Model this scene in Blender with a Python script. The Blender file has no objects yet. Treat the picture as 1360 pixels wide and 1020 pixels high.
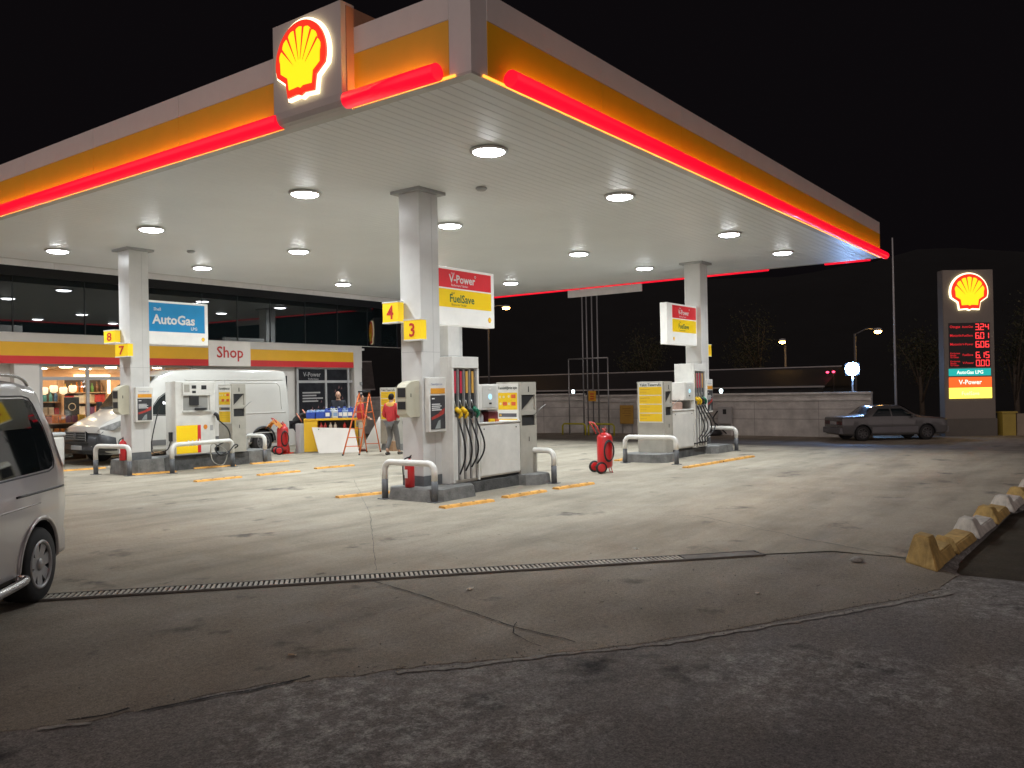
import bpy, bmesh, math, random
from mathutils import Vector, Matrix
random.seed(7)
S = bpy.context.scene
C = S.collection
PI = math.pi

# ------------------------------------------------------------------ camera, world, exposure
CAMH = 1.7944
cd = bpy.data.cameras.new('camera'); cam = bpy.data.objects.new('camera', cd); C.objects.link(cam)
F = Vector((0.80236558, 0.59680006, 0.00625868)); R = Vector((0.59680421, -0.80218015, -0.01821365)); U = R.cross(F)
M = Matrix(((R.x, U.x, -F.x, 0), (R.y, U.y, -F.y, 0), (R.z, U.z, -F.z, CAMH), (0, 0, 0, 1)))
cam.matrix_world = M
cd.sensor_width = 36; cd.lens = 1129.3 / 1360 * 36; cd.clip_end = 1000; cd.clip_start = .05
S.camera = cam
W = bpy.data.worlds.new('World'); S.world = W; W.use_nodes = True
# night sky: almost black, plus an added glow behind the camera lighting fascia and foreground
_n = W.node_tree.nodes; _l = W.node_tree.links.new
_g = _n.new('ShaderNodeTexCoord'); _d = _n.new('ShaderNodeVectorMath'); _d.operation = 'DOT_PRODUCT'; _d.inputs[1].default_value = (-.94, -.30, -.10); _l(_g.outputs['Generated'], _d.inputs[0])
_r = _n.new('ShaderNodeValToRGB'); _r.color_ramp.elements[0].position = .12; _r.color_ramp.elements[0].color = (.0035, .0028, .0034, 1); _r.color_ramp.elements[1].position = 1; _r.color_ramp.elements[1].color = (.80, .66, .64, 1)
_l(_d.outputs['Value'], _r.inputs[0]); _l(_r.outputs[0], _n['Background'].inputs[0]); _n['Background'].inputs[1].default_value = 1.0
S.view_settings.view_transform = 'Standard'; S.view_settings.look = 'None'
S.view_settings.exposure = 0; S.view_settings.gamma = 1
LAMP = 60.0         # radiance of the canopy downlight lenses
LAMPW = 90.0       # their beam, watts each

# ------------------------------------------------------------------ materials
_m = {}
def mat(name, c=(.5, .5, .5), rough=.5, metal=0, var=.12, vs=2.0, bump=0, bs=60, coat=0, em=None, es=0, c2=None, trans=0, alpha=1, spec=.5):
    if name in _m: return _m[name]
    m = bpy.data.materials.new(name); m.use_nodes = True; nt = m.node_tree; b = nt.nodes['Principled BSDF']; N = nt.nodes.new; L = nt.links.new
    tc = N('ShaderNodeTexCoord')
    no = N('ShaderNodeTexNoise'); no.inputs['Scale'].default_value = vs; no.inputs['Detail'].default_value = 6; no.inputs['Roughness'].default_value = .65
    L(tc.outputs['Object'], no.inputs['Vector'])
    cr = N('ShaderNodeValToRGB'); cr.color_ramp.elements[0].position = .3; cr.color_ramp.elements[1].position = .7
    d = c2 or tuple(v * (1 - var) for v in c); l = tuple(min(1, v * (1 + var * .4)) for v in c)
    cr.color_ramp.elements[0].color = (*d, 1); cr.color_ramp.elements[1].color = (*l, 1)
    L(no.outputs['Fac'], cr.inputs[0]); L(cr.outputs[0], b.inputs['Base Color'])
    b.inputs['Roughness'].default_value = rough; b.inputs['Metallic'].default_value = metal
    b.inputs['Specular IOR Level'].default_value = spec
    b.inputs['Coat Weight'].default_value = coat; b.inputs['Coat Roughness'].default_value = .06
    b.inputs['Transmission Weight'].default_value = trans; b.inputs['Alpha'].default_value = alpha
    if em: b.inputs['Emission Color'].default_value = (*em, 1); b.inputs['Emission Strength'].default_value = es
    if bump:
        n2 = N('ShaderNodeTexNoise'); n2.inputs['Scale'].default_value = bs; n2.inputs['Detail'].default_value = 5; L(tc.outputs['Object'], n2.inputs['Vector'])
        bu = N('ShaderNodeBump'); bu.inputs['Strength'].default_value = bump; bu.inputs['Distance'].default_value = .02
        L(n2.outputs['Fac'], bu.inputs['Height']); L(bu.outputs[0], b.inputs['Normal'])
    _m[name] = m; return m
WHITE = mat('white_paint', (.76, .75, .70), .38, var=.13, vs=3.5)
SOFFIT = mat('soffit_metal', (.81, .83, .83), .42, var=.05, vs=.4, spec=.5)
CAPG = mat('cap_grey', (.4, .4, .39), .4)
BASEG = mat('base_grey', (.12, .125, .13), .6, var=.3, vs=6)
YEL = mat('sign_yellow', (.86, .56, .015), .4, var=.04)
YELF = mat('fascia_yellow', (.85, .45, .02), .35, var=.06)
REDS = mat('sign_red', (.68, .035, .035), .35, var=.05)
BLUE = mat('sign_blue', (.01, .22, .5), .35, var=.04)
GREYM = mat('grey_beige_metal', (.42, .40, .345), .4, var=.16, vs=4)
STEEL = mat('galvanised_steel', (.42, .43, .42), .4, metal=.6, var=.15, vs=8)
DARK = mat('dark_plastic', (.025, .026, .028), .45, var=.2)
BLACK = mat('black_rubber', (.012, .012, .012), .55, var=.2)
REDP = mat('extinguisher_red', (.55, .018, .02), .28, var=.1, coat=.4)
GLASSD = mat('dark_glass', (.012, .018, .02), .03, var=.2, spec=.6)
TEXTR = mat('text_red', (.62, .04, .03), .5, var=.03)
TEXTD = mat('text_dark', (.05, .07, .06), .5, var=.03)
TEXTG = mat('text_green', (.05, .16, .07), .5, var=.03)
TEXTW = mat('text_white', (.85, .85, .83), .5, var=.03)
TEXTB = mat('text_blue', (.04, .08, .28), .5, var=.03)
ORANGE = mat('ladder_orange', (.72, .16, .03), .45, var=.1)
CONC = mat('plinth_concrete', (.20, .20, .19), .85, var=.45, vs=5, bump=.5, bs=30)
CONCD = mat('dark_concrete', (.085, .085, .082), .85, var=.6, vs=6, bump=.5, bs=30)

# ------------------------------------------------------------------ mesh helpers
class MB:
    def __init__(s, o=(0, 0, 0)): s.b = bmesh.new(); s.o = Vector(o); s.mi = 0
    def v(s, p): return s.b.verts.new(Vector(p) - s.o)
    def f(s, vs):
        try: fc = s.b.faces.new(vs); fc.material_index = s.mi; return fc
        except ValueError: return None
    def poly(s, pts): return s.f([s.v(p) for p in pts])
    def box(s, x0, x1, y0, y1, z0, z1, bev=0, seg=2):
        c = [s.v((x, y, z)) for x in (x0, x1) for y in (y0, y1) for z in (z0, z1)]
        fs = [s.f([c[i] for i in q]) for q in ((0, 1, 3, 2), (4, 6, 7, 5), (0, 4, 5, 1), (2, 3, 7, 6), (0, 2, 6, 4), (1, 5, 7, 3))]
        if bev:
            es = list({e for f in fs for e in f.edges})
            r = bmesh.ops.bevel(s.b, geom=es, offset=bev, segments=seg, profile=.5, affect='EDGES')
            for f in r['faces']: f.material_index = s.mi
        return s
    def tube(s, pts, r, n=10, cap=True, closed=False):
        pts = [Vector(p) for p in pts]; rings = []; N = len(pts); up = None
        rr = r if isinstance(r, (list, tuple)) else [r] * N
        for i, p in enumerate(pts):
            a = pts[(i - 1) % N] if (i or closed) else p; b = pts[(i + 1) % N] if (i < N - 1 or closed) else p
            t = (b - a).normalized()
            if up is None: up = Vector((0, 0, 1)) if abs(t.z) < .9 else Vector((1, 0, 0))
            x = t.cross(up).normalized(); y = x.cross(t).normalized(); up = y
            rings.append([s.v(p + (x * math.cos(k * 2 * PI / n) + y * math.sin(k * 2 * PI / n)) * rr[i]) for k in range(n)])
        for i in range(N if closed else N - 1):
            A, B = rings[i], rings[(i + 1) % N]
            for k in range(n):
                f = s.f([A[k], A[(k + 1) % n], B[(k + 1) % n], B[k]])
                if f: f.smooth = True
        if cap and not closed: s.f(rings[0][::-1]); s.f(rings[-1])
        return s
    def lathe(s, prof, c=(0, 0, 0), n=24, axis='z', smooth=True, cap=True):
        c = Vector(c); rings = []
        for (r, h) in prof:
            ring = []
            for k in range(n):
                a = k * 2 * PI / n
                if axis == 'z': p = Vector((r * math.cos(a), r * math.sin(a), h))
                elif axis == 'y': p = Vector((r * math.cos(a), h, r * math.sin(a)))
                else: p = Vector((h, r * math.cos(a), r * math.sin(a)))
                ring.append(s.v(c + p))
            rings.append(ring)
        for A, B in zip(rings, rings[1:]):
            for k in range(n):
                f = s.f([A[k], A[(k + 1) % n], B[(k + 1) % n], B[k]])
                if f: f.smooth = smooth
        if cap: s.f(rings[0][::-1]); s.f(rings[-1])
        return s
    def prism(s, pts, fn, d):
        """2D outline pts mapped by fn(u, v, w), thickness d"""
        A = [s.v(fn(u, v, 0)) for u, v in pts]; B = [s.v(fn(u, v, d)) for u, v in pts]
        s.f(A[::-1]); s.f(B)
        n = len(pts)
        for i in range(n): s.f([A[i], A[(i + 1) % n], B[(i + 1) % n], B[i]])
        return s
    def build(s, name, m, parent=None, smooth=False):
        bmesh.ops.remove_doubles(s.b, verts=s.b.verts, dist=1e-6) if False else None
        bmesh.ops.recalc_face_normals(s.b, faces=s.b.faces)
        me = bpy.data.meshes.new(name); s.b.to_mesh(me); s.b.free()
        for mm in (m if isinstance(m, (list, tuple)) else [m]): me.materials.append(mm)
        if smooth:
            for p in me.polygons: p.use_smooth = True
        o = bpy.data.objects.new(name, me); C.objects.link(o)
        if parent: o.parent = parent
        return o
def tag(o, label=None, cat=None, group=None, kind=None):
    if label: o['label'] = label
    if cat: o['category'] = cat
    if group: o['group'] = group
    if kind: o['kind'] = kind
    return o
def thing(name, label, cat, loc=(0, 0, 0), rz=0, group=None):
    o = bpy.data.objects.new(name, None); C.objects.link(o); o.location = loc; o.rotation_euler = (0, 0, rz); o.empty_display_size = .2
    return tag(o, label, cat, group)
def kids(o): return [c for c in bpy.data.objects if c.parent == o]
def copy_tree(o, loc=None, rz=None, label=None, parent=None):
    c = o.copy(); C.objects.link(c); c.parent = parent
    if loc is not None: c.location = loc
    if rz is not None: c.rotation_euler = (0, 0, rz)
    if label: c['label'] = label
    for k in kids(o): copy_tree(k, parent=c)
    return c
def struct(name, mb, m): return tag(mb.build(name, m), kind='structure')
# planes: origin P, right vector r, up z, outward normal n
def plane_fn(P, r, n, up=(0, 0, 1)):
    P, r, n, up = Vector(P), Vector(r).normalized(), Vector(n).normalized(), Vector(up)
    return lambda u, v, w=0: P + r * u + up * v + n * w
FACE = {'-y': ((1, 0, 0), (0, -1, 0)), '-x': ((0, -1, 0), (-1, 0, 0)), '+y': ((-1, 0, 0), (0, 1, 0)), '+x': ((0, 1, 0), (1, 0, 0))}
def text_into(mb, s, size, fn, d=.004, align='CENTER', bold=0.0, sx=1.0):
    cu = bpy.data.curves.new('t', 'FONT'); cu.body = s; cu.size = size; cu.align_x = align; cu.offset = bold * size; cu.resolution_u = 2; cu.fill_mode = 'FRONT'
    o = bpy.data.objects.new('t', cu); C.objects.link(o); dg = bpy.context.evaluated_depsgraph_get(); dg.update()
    me = bpy.data.meshes.new_from_object(o.evaluated_get(dg))
    vs = [mb.v(fn(v.co.x * sx, v.co.y, d)) for v in me.vertices]
    for p in me.polygons: mb.f([vs[i] for i in p.vertices])
    bpy.data.objects.remove(o); bpy.data.curves.remove(cu); bpy.data.meshes.remove(me)
    return mb
def text(name, s, size, fn, m, parent, o=(0, 0, 0), **k):
    mb = MB(o)
    for item in (s if isinstance(s, list) else [(s, 0, 0, size)]):
        st, u, v, sz = item[:4]
        text_into(mb, st, sz, lambda a, b, w=0, u=u, v=v: fn(a + u, b + v, w), **k)
    return mb.build(name, m, parent)
def ground_z(x):
    t = min(1, max(0, (x - 22) / 13.0)); return -.54 * t * t * (3 - 2 * t)

# ------------------------------------------------------------------ ground surfaces
def ground_mat(name, c_lo, c_hi, stain, patch, agg=1.0, pale=None, rough=.88):
    m = bpy.data.materials.new(name); m.use_nodes = True; nt = m.node_tree; b = nt.nodes['Principled BSDF']; N = nt.nodes.new; L = nt.links.new
    tc = N('ShaderNodeTexCoord')
    def noise(sc, det=6, ro=.6, stretch=None, off=0):
        n = N('ShaderNodeTexNoise'); n.inputs['Scale'].default_value = sc; n.inputs['Detail'].default_value = det; n.inputs['Roughness'].default_value = ro
        mp = N('ShaderNodeMapping'); L(tc.outputs['Object'], mp.inputs['Vector']); mp.inputs['Location'].default_value = (off, off * .7, 0)
        if stretch: mp.inputs['Rotation'].default_value = (0, 0, stretch[0]); mp.inputs['Scale'].default_value = (stretch[1], stretch[2], 1)
        L(mp.outputs[0], n.inputs['Vector']); return n.outputs['Fac']
    def ramp(f, a, b_, ca=(0, 0, 0, 1), cb=(1, 1, 1, 1)):
        r = N('ShaderNodeValToRGB'); r.color_ramp.elements[0].position = a; r.color_ramp.elements[1].position = b_
        r.color_ramp.elements[0].color = ca; r.color_ramp.elements[1].color = cb; L(f, r.inputs[0]); return r.outputs[0]
    def mix(f, a, b_, mode='MIX'):
        x = N('ShaderNodeMix'); x.data_type = 'RGBA'; x.blend_type = mode
        if isinstance(f, float): x.inputs[0].default_value = f
        else: L(f, x.inputs[0])
        for s_, i in ((a, 6), (b_, 7)):
            if isinstance(s_, tuple): x.inputs[i].default_value = s_
            else: L(s_, x.inputs[i])
        return x.outputs[2]
    base = ramp(noise(.45, 8, .65), .32, .68, (*c_lo, 1), (*c_hi, 1))
    streak = ramp(noise(1.3, 6, .6, (-.72, .25, 1.4), 5), .42, .7)
    base = mix(streak, base, mix(1.0, base, (*patch, 1), 'MULTIPLY'))
    spots = ramp(noise(1.1, 5, .62, None, 21), .60, .70)
    base = mix(spots, base, (*stain, 1))
    small = ramp(noise(3.5, 4, .6, (-.72, .5, 1.5), 33), .69, .73)
    base = mix(small, base, mix(1.0, base, (.45, .44, .43, 1), 'MULTIPLY'))
    if pale:
        pm = N('ShaderNodeMath'); pm.operation = 'MULTIPLY'; L(ramp(noise(.55, 3, .5, None, 43.5), .44, .60), pm.inputs[0]); L(ramp(noise(7, 10, .8, None, 50), .46, .66), pm.inputs[1])
        base = mix(pm.outputs[0], base, (*pale, 1))
    mid = ramp(noise(26, 9, .8, None, 60), .34, .66, (.60, .60, .60, 1), (1.42, 1.40, 1.38, 1)); base = mix(min(1.0, agg * .75), base, mix(1.0, base, mid, 'MULTIPLY'))
    grain = ramp(noise(95, 3, .75), .32, .70, (.45, .45, .45, 1), (1.65, 1.62, 1.58, 1))
    base = mix(agg * .8, base, mix(1.0, base, grain, 'MULTIPLY'))
    L(base, b.inputs['Base Color'])
    rr = ramp(noise(2.2, 5, .6, None, 9), .3, .7, (rough - .25,) * 3 + (1,), (rough + .1,) * 3 + (1,)); L(rr, b.inputs['Roughness'])
    ad = N('ShaderNodeMath'); ad.operation = 'MULTIPLY_ADD'; L(noise(85, 4, .75), ad.inputs[0]); ad.inputs[1].default_value = agg; L(noise(24, 5, .6), ad.inputs[2])
    bu = N('ShaderNodeBump'); b.inputs['Specular IOR Level'].default_value = .25; bu.inputs['Strength'].default_value = .5; bu.inputs['Distance'].default_value = .009; L(ad.outputs[0], bu.inputs['Height']); L(bu.outputs[0], b.inputs['Normal'])
    return m
M_FORE = ground_mat('forecourt_concrete', (.275, .248, .195), (.395, .358, .285), (.12, .11, .095), (.70, .70, .70), .45)
M_APRON = ground_mat('apron_asphalt', (.20, .182, .15), (.31, .285, .235), (.07, .068, .06), (.80, .79, .80), 1.0)
M_ROAD = ground_mat('road_asphalt', (.175, .168, .158), (.25, .242, .228), (.045, .045, .045), (.82, .84, .88), 1.2, pale=(.50, .52, .50))
M_GRND = ground_mat('rough_ground', (.05, .045, .035), (.08, .07, .05), (.03, .03, .03), (.7, .7, .7), 1.0)

def sheet(name, pts, m, dz, thick=0):
    mb = MB(); f = mb.poly([(x, y, 0) for x, y in pts])
    if thick:
        r = bmesh.ops.extrude_face_region(mb.b, geom=[f]); vs = [g for g in r['geom'] if isinstance(g, bmesh.types.BMVert)]
        low = {v.index for v in vs}
        for v in vs: v.co.z = 0
        for v in mb.b.verts:
            if v not in vs: v.co.z = -thick
    for x in [22, 23.3, 24.6, 25.9, 27.2, 28.5, 29.8, 31.1, 32.4, 33.7, 35]:
        bmesh.ops.bisect_plane(mb.b, geom=list(mb.b.verts) + list(mb.b.edges) + list(mb.b.faces), plane_co=(x, 0, 0), plane_no=(1, 0, 0))
    bmesh.ops.triangulate(mb.b, faces=[f for f in mb.b.faces if len(f.verts) > 4])
    for v in mb.b.verts: v.co.z += ground_z(v.co.x) + dz
    return struct(name, mb, m)
def ragged(a, b, amp, step=.06):
    a, b = Vector(a), Vector(b); n = max(2, int((b - a).length / step)); d = (b - a).normalized(); p = Vector((-d.y, d.x)); out = []; w = 0
    for i in range(n):
        w = w * .75 + random.uniform(-amp, amp) * .6; out.append(tuple(a + (b - a) * (i / n) + p * (w if i else 0)))
    return out
EDGE = [(8.75, 1.42), (8.1, 1.45), (7.57, 1.66), (6.17, 2.38), (5.35, 2.84), (4.31, 3.62), (3.4, 4.33), (2.29, 4.8), (.5, 5.7), (-4, 8.2)]
edge = []
for a, b in zip(EDGE, EDGE[1:]): edge += ragged(a, b, .02 if a[0] > 4.4 else .045)
edge += [EDGE[-1]]
sheet('ground', [(-80, -80), (260, -80), (260, 200), (-80, 200)], M_GRND, -.06)
mb = MB(); mb.poly([(-40, -30, 0), (120, -30, 0), (120, 2.5, 0), (8.9, 2.5, 0), (6.5, 3.2, 0), (4.5, 5, 0), (-3, 10, 0), (-40, 30, 0)])
for ax_, vals in (((1, 0, 0), [8.3, 8.6, 8.9, 9.2, 9.6, 10, 10.6, 11.2, 12, 14, 22, 26, 30, 35]), ((0, 1, 0), [-3, -1.5, -.6, 0, .5, .9, 1.2, 1.42, 1.56, 1.7])):
    for q in vals: bmesh.ops.bisect_plane(mb.b, geom=list(mb.b.verts) + list(mb.b.edges) + list(mb.b.faces), plane_co=(ax_[0] * q, ax_[1] * q, 0), plane_no=ax_)
def sst(q): q = min(1, max(0, q)); return q * q * (3 - 2 * q)
for v in mb.b.verts: v.co.z = ground_z(v.co.x) - .005 - .46 * sst((v.co.x - 8.7) / 1.6) * sst((1.64 - .034 * (v.co.x - 9) - v.co.y) / .25) * sst((v.co.y + 3.2) / 3.2 + .15)
ob = struct('road', mb, M_ROAD)
for p in ob.data.polygons: p.use_smooth = True
D0 = Vector((2.2, 9.16)); D1 = Vector((8.79, 3.31)); DD = (D1 - D0).normalized(); DP = Vector((-DD.y, DD.x))
sheet('apron', [(-4, 14.4), tuple(D0 - DP * .05), tuple(D1 - DP * .05), (9.3, 2.7), (9.35, 1.9)] + edge, M_APRON, 0, thick=.008)
sheet('forecourt', [(-4, 60), (-4, 14.5), tuple(D0 - DP * .02), tuple(D1 - DP * .02), (9.33, 2.72), (9.37, 1.66), (20, 1.27), (60, -.1), (60, 60)], M_FORE, .004)
# joints and cracks: thin dark sealant lines in the slab
def crack(name, pts, w, m, dz=.008, amp=.02):
    mb = MB(); P = []
    for a, b in zip(pts, pts[1:]): P += ragged(a, b, amp, .07)
    P.append(pts[-1]); L_, R_ = [], []
    for i, p in enumerate(P):
        q = Vector(P[min(i + 1, len(P) - 1)]) - Vector(P[max(0, i - 1)]); q.normalize(); n = Vector((-q.y, q.x)) * w * random.uniform(.3, 1)
        L_.append(mb.v((p[0] + n.x, p[1] + n.y, dz + ground_z(p[0])))); R_.append(mb.v((p[0] - n.x, p[1] - n.y, dz + ground_z(p[0]))))
    for i in range(len(P) - 1): mb.f([L_[i], L_[i + 1], R_[i + 1], R_[i]])
    return struct(name, mb, m)
CRK = mat('crack_dark', (.018, .017, .016), .9)
SCRK = mat('slab_joint', (.12, .115, .10), .9)
DUST = mat('pale_grit', (.40, .39, .35), .95, var=.5, vs=20, bump=.6, bs=90)
crack('ground_crack', [(5.7, 6.0), (5.5, 5.2), (5.37, 4.66), (5.15, 3.9), (5.06, 3.25)], .008, CRK)
crack('ground_crack', [(5.25, 3.9), (5.0, 3.75), (4.85, 3.4)], .005, CRK)
crack('ground_crack', [(8.7, 3.5), (8.2, 5.2), (8.6, 7.0)], .004, SCRK, .009)
crack('ground_crack', [(10.9, 5.0), (10.0, 3.4), (9.3, 1.95)], .010, SCRK, .009, .03)
crack('ground_crack', [(10.9, 5.0), (10.2, 6.4), (8.6, 7.9), (6.4, 9.4), (4.6, 10.3)], .006, SCRK, .009, .02)
crack('ground_crack', [(9.0, 13.5), (14, 13.3), (20, 13.6)], .006, SCRK, .009, .01)
crack('ground_crack', [(6.0, 6.2), (8.8, 9.2), (12, 13)], .005, SCRK, .009, .01)
crack('road_edge_grit', [(8.0, 1.36), (7.0, 1.85), (6.17, 2.3), (5.35, 2.76), (4.31, 3.53), (3.9, 3.86)], .035, DUST, .002, .03)
crack('road_edge_break', [(3.55, 4.28), (3.2, 4.36), (2.9, 4.5), (2.6, 4.62)], .016, CRK, .003, .02)
crack('road_edge_break', [(2.6, 4.72), (2.45, 4.74), (2.3, 4.84)], .014, CRK, .003, .02)
crack('road_edge_grit', [(2.36, 4.68), (2.27, 4.77), (2.15, 4.84)], .03, DUST, .004, .02)
mh = MB(); mh.lathe([(.0, .0), (.13, .0), (.14, -.004)][::-1], (5.29, 2.50, -.020), 28); tag(mh.build('manhole_cover', mat('manhole_iron', (.22, .22, .21), .7, bump=.4, bs=80)), 'small round pale utility cover set in the dark road', 'manhole cover')

# drain
O = (5.5, 6.2, 0)
t = thing('drain_channel', 'long slotted metal drain grate crossing the forecourt edge', 'drain', O)
mb = MB(O)
def dpt(s_, w_, z): p = D0 + DD * s_ + DP * w_; return (p.x, p.y, z)
LEN = (D1 - D0).length; HW = .105
mb.poly([dpt(0, -HW, .006), dpt(LEN, -HW, .006), dpt(LEN, HW, .006), dpt(0, HW, .006)]); mb.build('channel', mat('drain_dark', (.008, .008, .008), .9), t)
mb = MB(O); s_ = 0
def slab(mb, s0, s1, w0, w1, z0, z1):
    q = [(s0, w0), (s1, w0), (s1, w1), (s0, w1)]; mb.prism(q, lambda u, v, w: dpt(u, v, z0 + w), z1 - z0)
while s_ < LEN - .9: slab(mb, s_, s_ + .026, -HW + .012, HW - .012, .007, .018); s_ += .047
mb.build('grating', mat('drain_iron', (.46, .43, .36), .6, metal=.2, var=.5, vs=5), t)
mb = MB(O)
for w0 in (-HW - .012, HW - .010): slab(mb, 0, LEN, w0, w0 + .022, .005, .021)
slab(mb, LEN - .012, LEN + .012, -HW - .012, HW + .012, .0055, .0215)
mb.build('frame', mat('drain_frame', (.16, .15, .13), .7, var=.4, vs=5), t)
mb = MB(O); slab(mb, LEN - .86, LEN - .03, -HW + .014, HW - .014, .007, .017); mb.build('end_plate', mat('drain_frame'), t)

# ------------------------------------------------------------------ shell emblem
def arc(r, a0, a1, n, cx=0, cy=0): return [(cx + r * math.cos(math.radians(a0 + (a1 - a0) * i / n)), cy + r * math.sin(math.radians(a0 + (a1 - a0) * i / n))) for i in range(n + 1)]
def shell_outline(k=1.0, dy=0):
    top = arc(.5, -8, 188, 34, 0, 0.0)
    pts = [(.475, -.15), *top, (-.475, -.15), (-.30, -.27), (-.265, -.47), (-.07, -.455), (0, -.485), (.07, -.455), (.265, -.47), (.30, -.27)]
    return [(x * k, y * k + dy) for x, y in pts]
def shell_inner():
    # scalloped top made of seven flutes
    pts = [(.225, -.37), (.25, -.21), (.385, -.125)]
    angs = [2, 28, 54, 78, 102, 126, 152, 178]
    for a0, a1 in zip(angs, angs[1:]):
        am = (a0 + a1) / 2
        for f_ in (0, .25, .5, .75, 1):
            a = a0 + (a1 - a0) * f_; r = .392 + .028 * math.sin(PI * f_)
            pts.append((r * math.cos(math.radians(a)), r * math.sin(math.radians(a))))
    pts += [(-.385, -.125), (-.25, -.21), (-.225, -.37), (-.05, -.36), (0, -.385), (.05, -.36)]
    return pts
def ribs():
    out = []
    for a in (28, 54, 78, 102, 126, 152):
        ca, sa = math.cos(math.radians(a)), math.sin(math.radians(a)); tx, ty = ca * .40, sa * .40
        bx, by = ca * .07 * (1 + abs(ca)), sa * .12 - .13 + .06 * abs(ca) * 0
        nx, ny = -sa, ca; w = .017
        out.append([(tx + nx * w, ty + ny * w), (tx - nx * w, ty - ny * w), (bx, by)])
    return out
EY = mat('emblem_yellow_lit', (.8, .5, .02), .4, em=(1, .72, .006), es=1.15)
ER = mat('emblem_red_lit', (.5, .02, .01), .4, em=(.86, .028, .01), es=1.0)
EW = mat('emblem_rim_lit', (.8, .7, .5), .4, em=(1, .84, .5), es=2.6)
def emblem(parent, fn, size, o, lit=True):
    Yl, Rd, Wh = (EY, ER, EW) if lit else (YEL, REDS, WHITE)
    k = size; e = size * .03
    mb = MB(o); mb.prism([(x * k, y * k) for x, y in shell_outline(1.075)], lambda u, v, w: fn(u, v, w), e * 1.6); g = mb.build('emblem_rim', Wh, parent)
    mb = MB(o); mb.prism([(x * k, y * k) for x, y in shell_outline(1.0)], lambda u, v, w: fn(u, v, w + e * 1.65), e); mb.build('emblem_shell', Rd, parent)
    mb = MB(o); mb.prism([(x * k, y * k) for x, y in shell_inner()], lambda u, v, w: fn(u, v, w + e * 2.7), e * .3); mb.build('emblem_flutes', Yl, parent)
    mb = MB(o)
    for r_ in ribs(): mb.prism([(x * k, y * k) for x, y in r_], lambda u, v, w: fn(u, v, w + e * 3.05), e * .2)
    mb.build('emblem_ribs', Rd, parent)

# ------------------------------------------------------------------ canopy
X0, Y0, X1, Y1, ZS, ZT = 7.0825, 5.735, 24.684, 22.116, 5.2, 6.173
O = (X0, Y0, ZS)
cnp = thing('canopy', 'large flat petrol station canopy with white slatted soffit and lit red and yellow fascia', 'canopy', O)
mb = MB(O)
y = Y0 + .13; P = .16
while y < Y1 - .13:
    y2 = min(y + P, Y1 - .13)
    a = [(X0 + .13, yy, zz) for yy, zz in ((y, ZS + .009), (y + .008, ZS + .003), (y2 - .008, ZS + .003), (y2, ZS + .009))]
    A = [mb.v(p) for p in a]; B = [mb.v((X1 - .13, p[1], p[2])) for p in a]
    for i in range(3): mb.f([A[i], A[i + 1], B[i + 1], B[i]])
    y = y2
mb.build('soffit', SOFFIT, cnp)
mb = MB(O)
for a in ((X0, X0 + .14, Y0, Y1), (X1 - .14, X1, Y0, Y1), (X0 + .14, X1 - .14, Y0, Y0 + .14), (X0 + .14, X1 - .14, Y1 - .14, Y1)): mb.box(*a, ZS, ZS + .03)
mb.build('edge_trim', mat('trim_metal', (.55, .54, .5), .35), cnp)
mb = MB(O); mb.box(X0 + .05, X1 - .05, Y0 + .05, Y1 - .05, ZS + .3, ZT - .06); mb.build('roof_deck', DARK, cnp)
FW = mat('fascia_white', (.70, .66, .63), .38, var=.07)
mb = MB(O)
for a in ((X0, X0 + .05, Y0, Y1), (X1 - .05, X1, Y0, Y1), (X0 + .05, X1 - .05, Y0, Y0 + .05), (X0 + .05, X1 - .05, Y1 - .05, Y1)): mb.box(*a, ZS + .031, ZT)
mb.build('fascia_panel', FW, cnp)
SGY0, SGY1 = 7.55, 8.81
def band(axis, s0, s1, pos, out, z0, z1, m, name):
    mb = MB(O); s = s0
    while s < s1 - .01:
        e = min(s + 2.45, s1)
        a, b = sorted((pos, pos + out * .006))
        if axis == 'y': mb.box(a, b, s + .004, e - .004, z0, z1)
        else: mb.box(s + .004, e - .004, a, b, z0, z1)
        s = e
    return mb.build(name, m, cnp)
band('y', 6.04, SGY0 + .02, X0, -1, ZS + .045, 5.85, YELF, 'yellow_band'); band('y', SGY1 - .02, Y1, X0, -1, ZS + .045, 5.85, YELF, 'yellow_band')
band('x', 7.36, X1 - .02, Y0, -1, ZS + .045, 5.85, YELF, 'yellow_band')
band('y', 6.04, SGY0 + .02, X0, -1, 5.858, ZT - .004, FW, 'white_band'); band('y', SGY1 - .02, Y1, X0, -1, 5.858, ZT - .004, FW, 'white_band')
band('x', 7.36, X1 - .02, Y0, -1, 5.858, ZT - .004, FW, 'white_band')
TUBE = mat('red_light_tube', (.5, .004, .012), .35, em=(.93, .003, .026), es=1.08, coat=.15)
LED = mat('orange_led_strip', (.8, .4, .1), .5, em=(1, .36, .04), es=2.2)
LEDB = mat('orange_led_hidden', (.8, .4, .1), .5, em=(1, .56, .16), es=130.0)
def bar(name, a, b, m=TUBE, r=.097):
    mb = MB(O); mb.tube([a, b], r, 24); return mb.build(name, m, cnp)
TZ = 5.262
bar('light_tube', (X0 - .125, 6.11, TZ), (X0 - .125, SGY0 - .005, TZ)); bar('light_tube', (X0 - .125, SGY1 - .03, TZ), (X0 - .125, Y1, TZ))
bar('light_tube', (7.62, Y0 - .125, TZ), (X1 + .06, Y0 - .125, TZ))
for a, b in ((6.03, 7.25), (8.9, 12.95), (15.95, 22.0)): bar('light_tube', (X1 + .12, a, TZ + .0), (X1 + .12, b, TZ + .0))
bar('light_tube', (X1 + .12, 12.95, TZ), (X1 + .12, 15.95, TZ))
def strip(x0, x1, y0, y1, z0, z1, m, n):
    mb = MB(O); mb.box(x0, x1, y0, y1, z0, z1); return mb.build(n, m, cnp)
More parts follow.
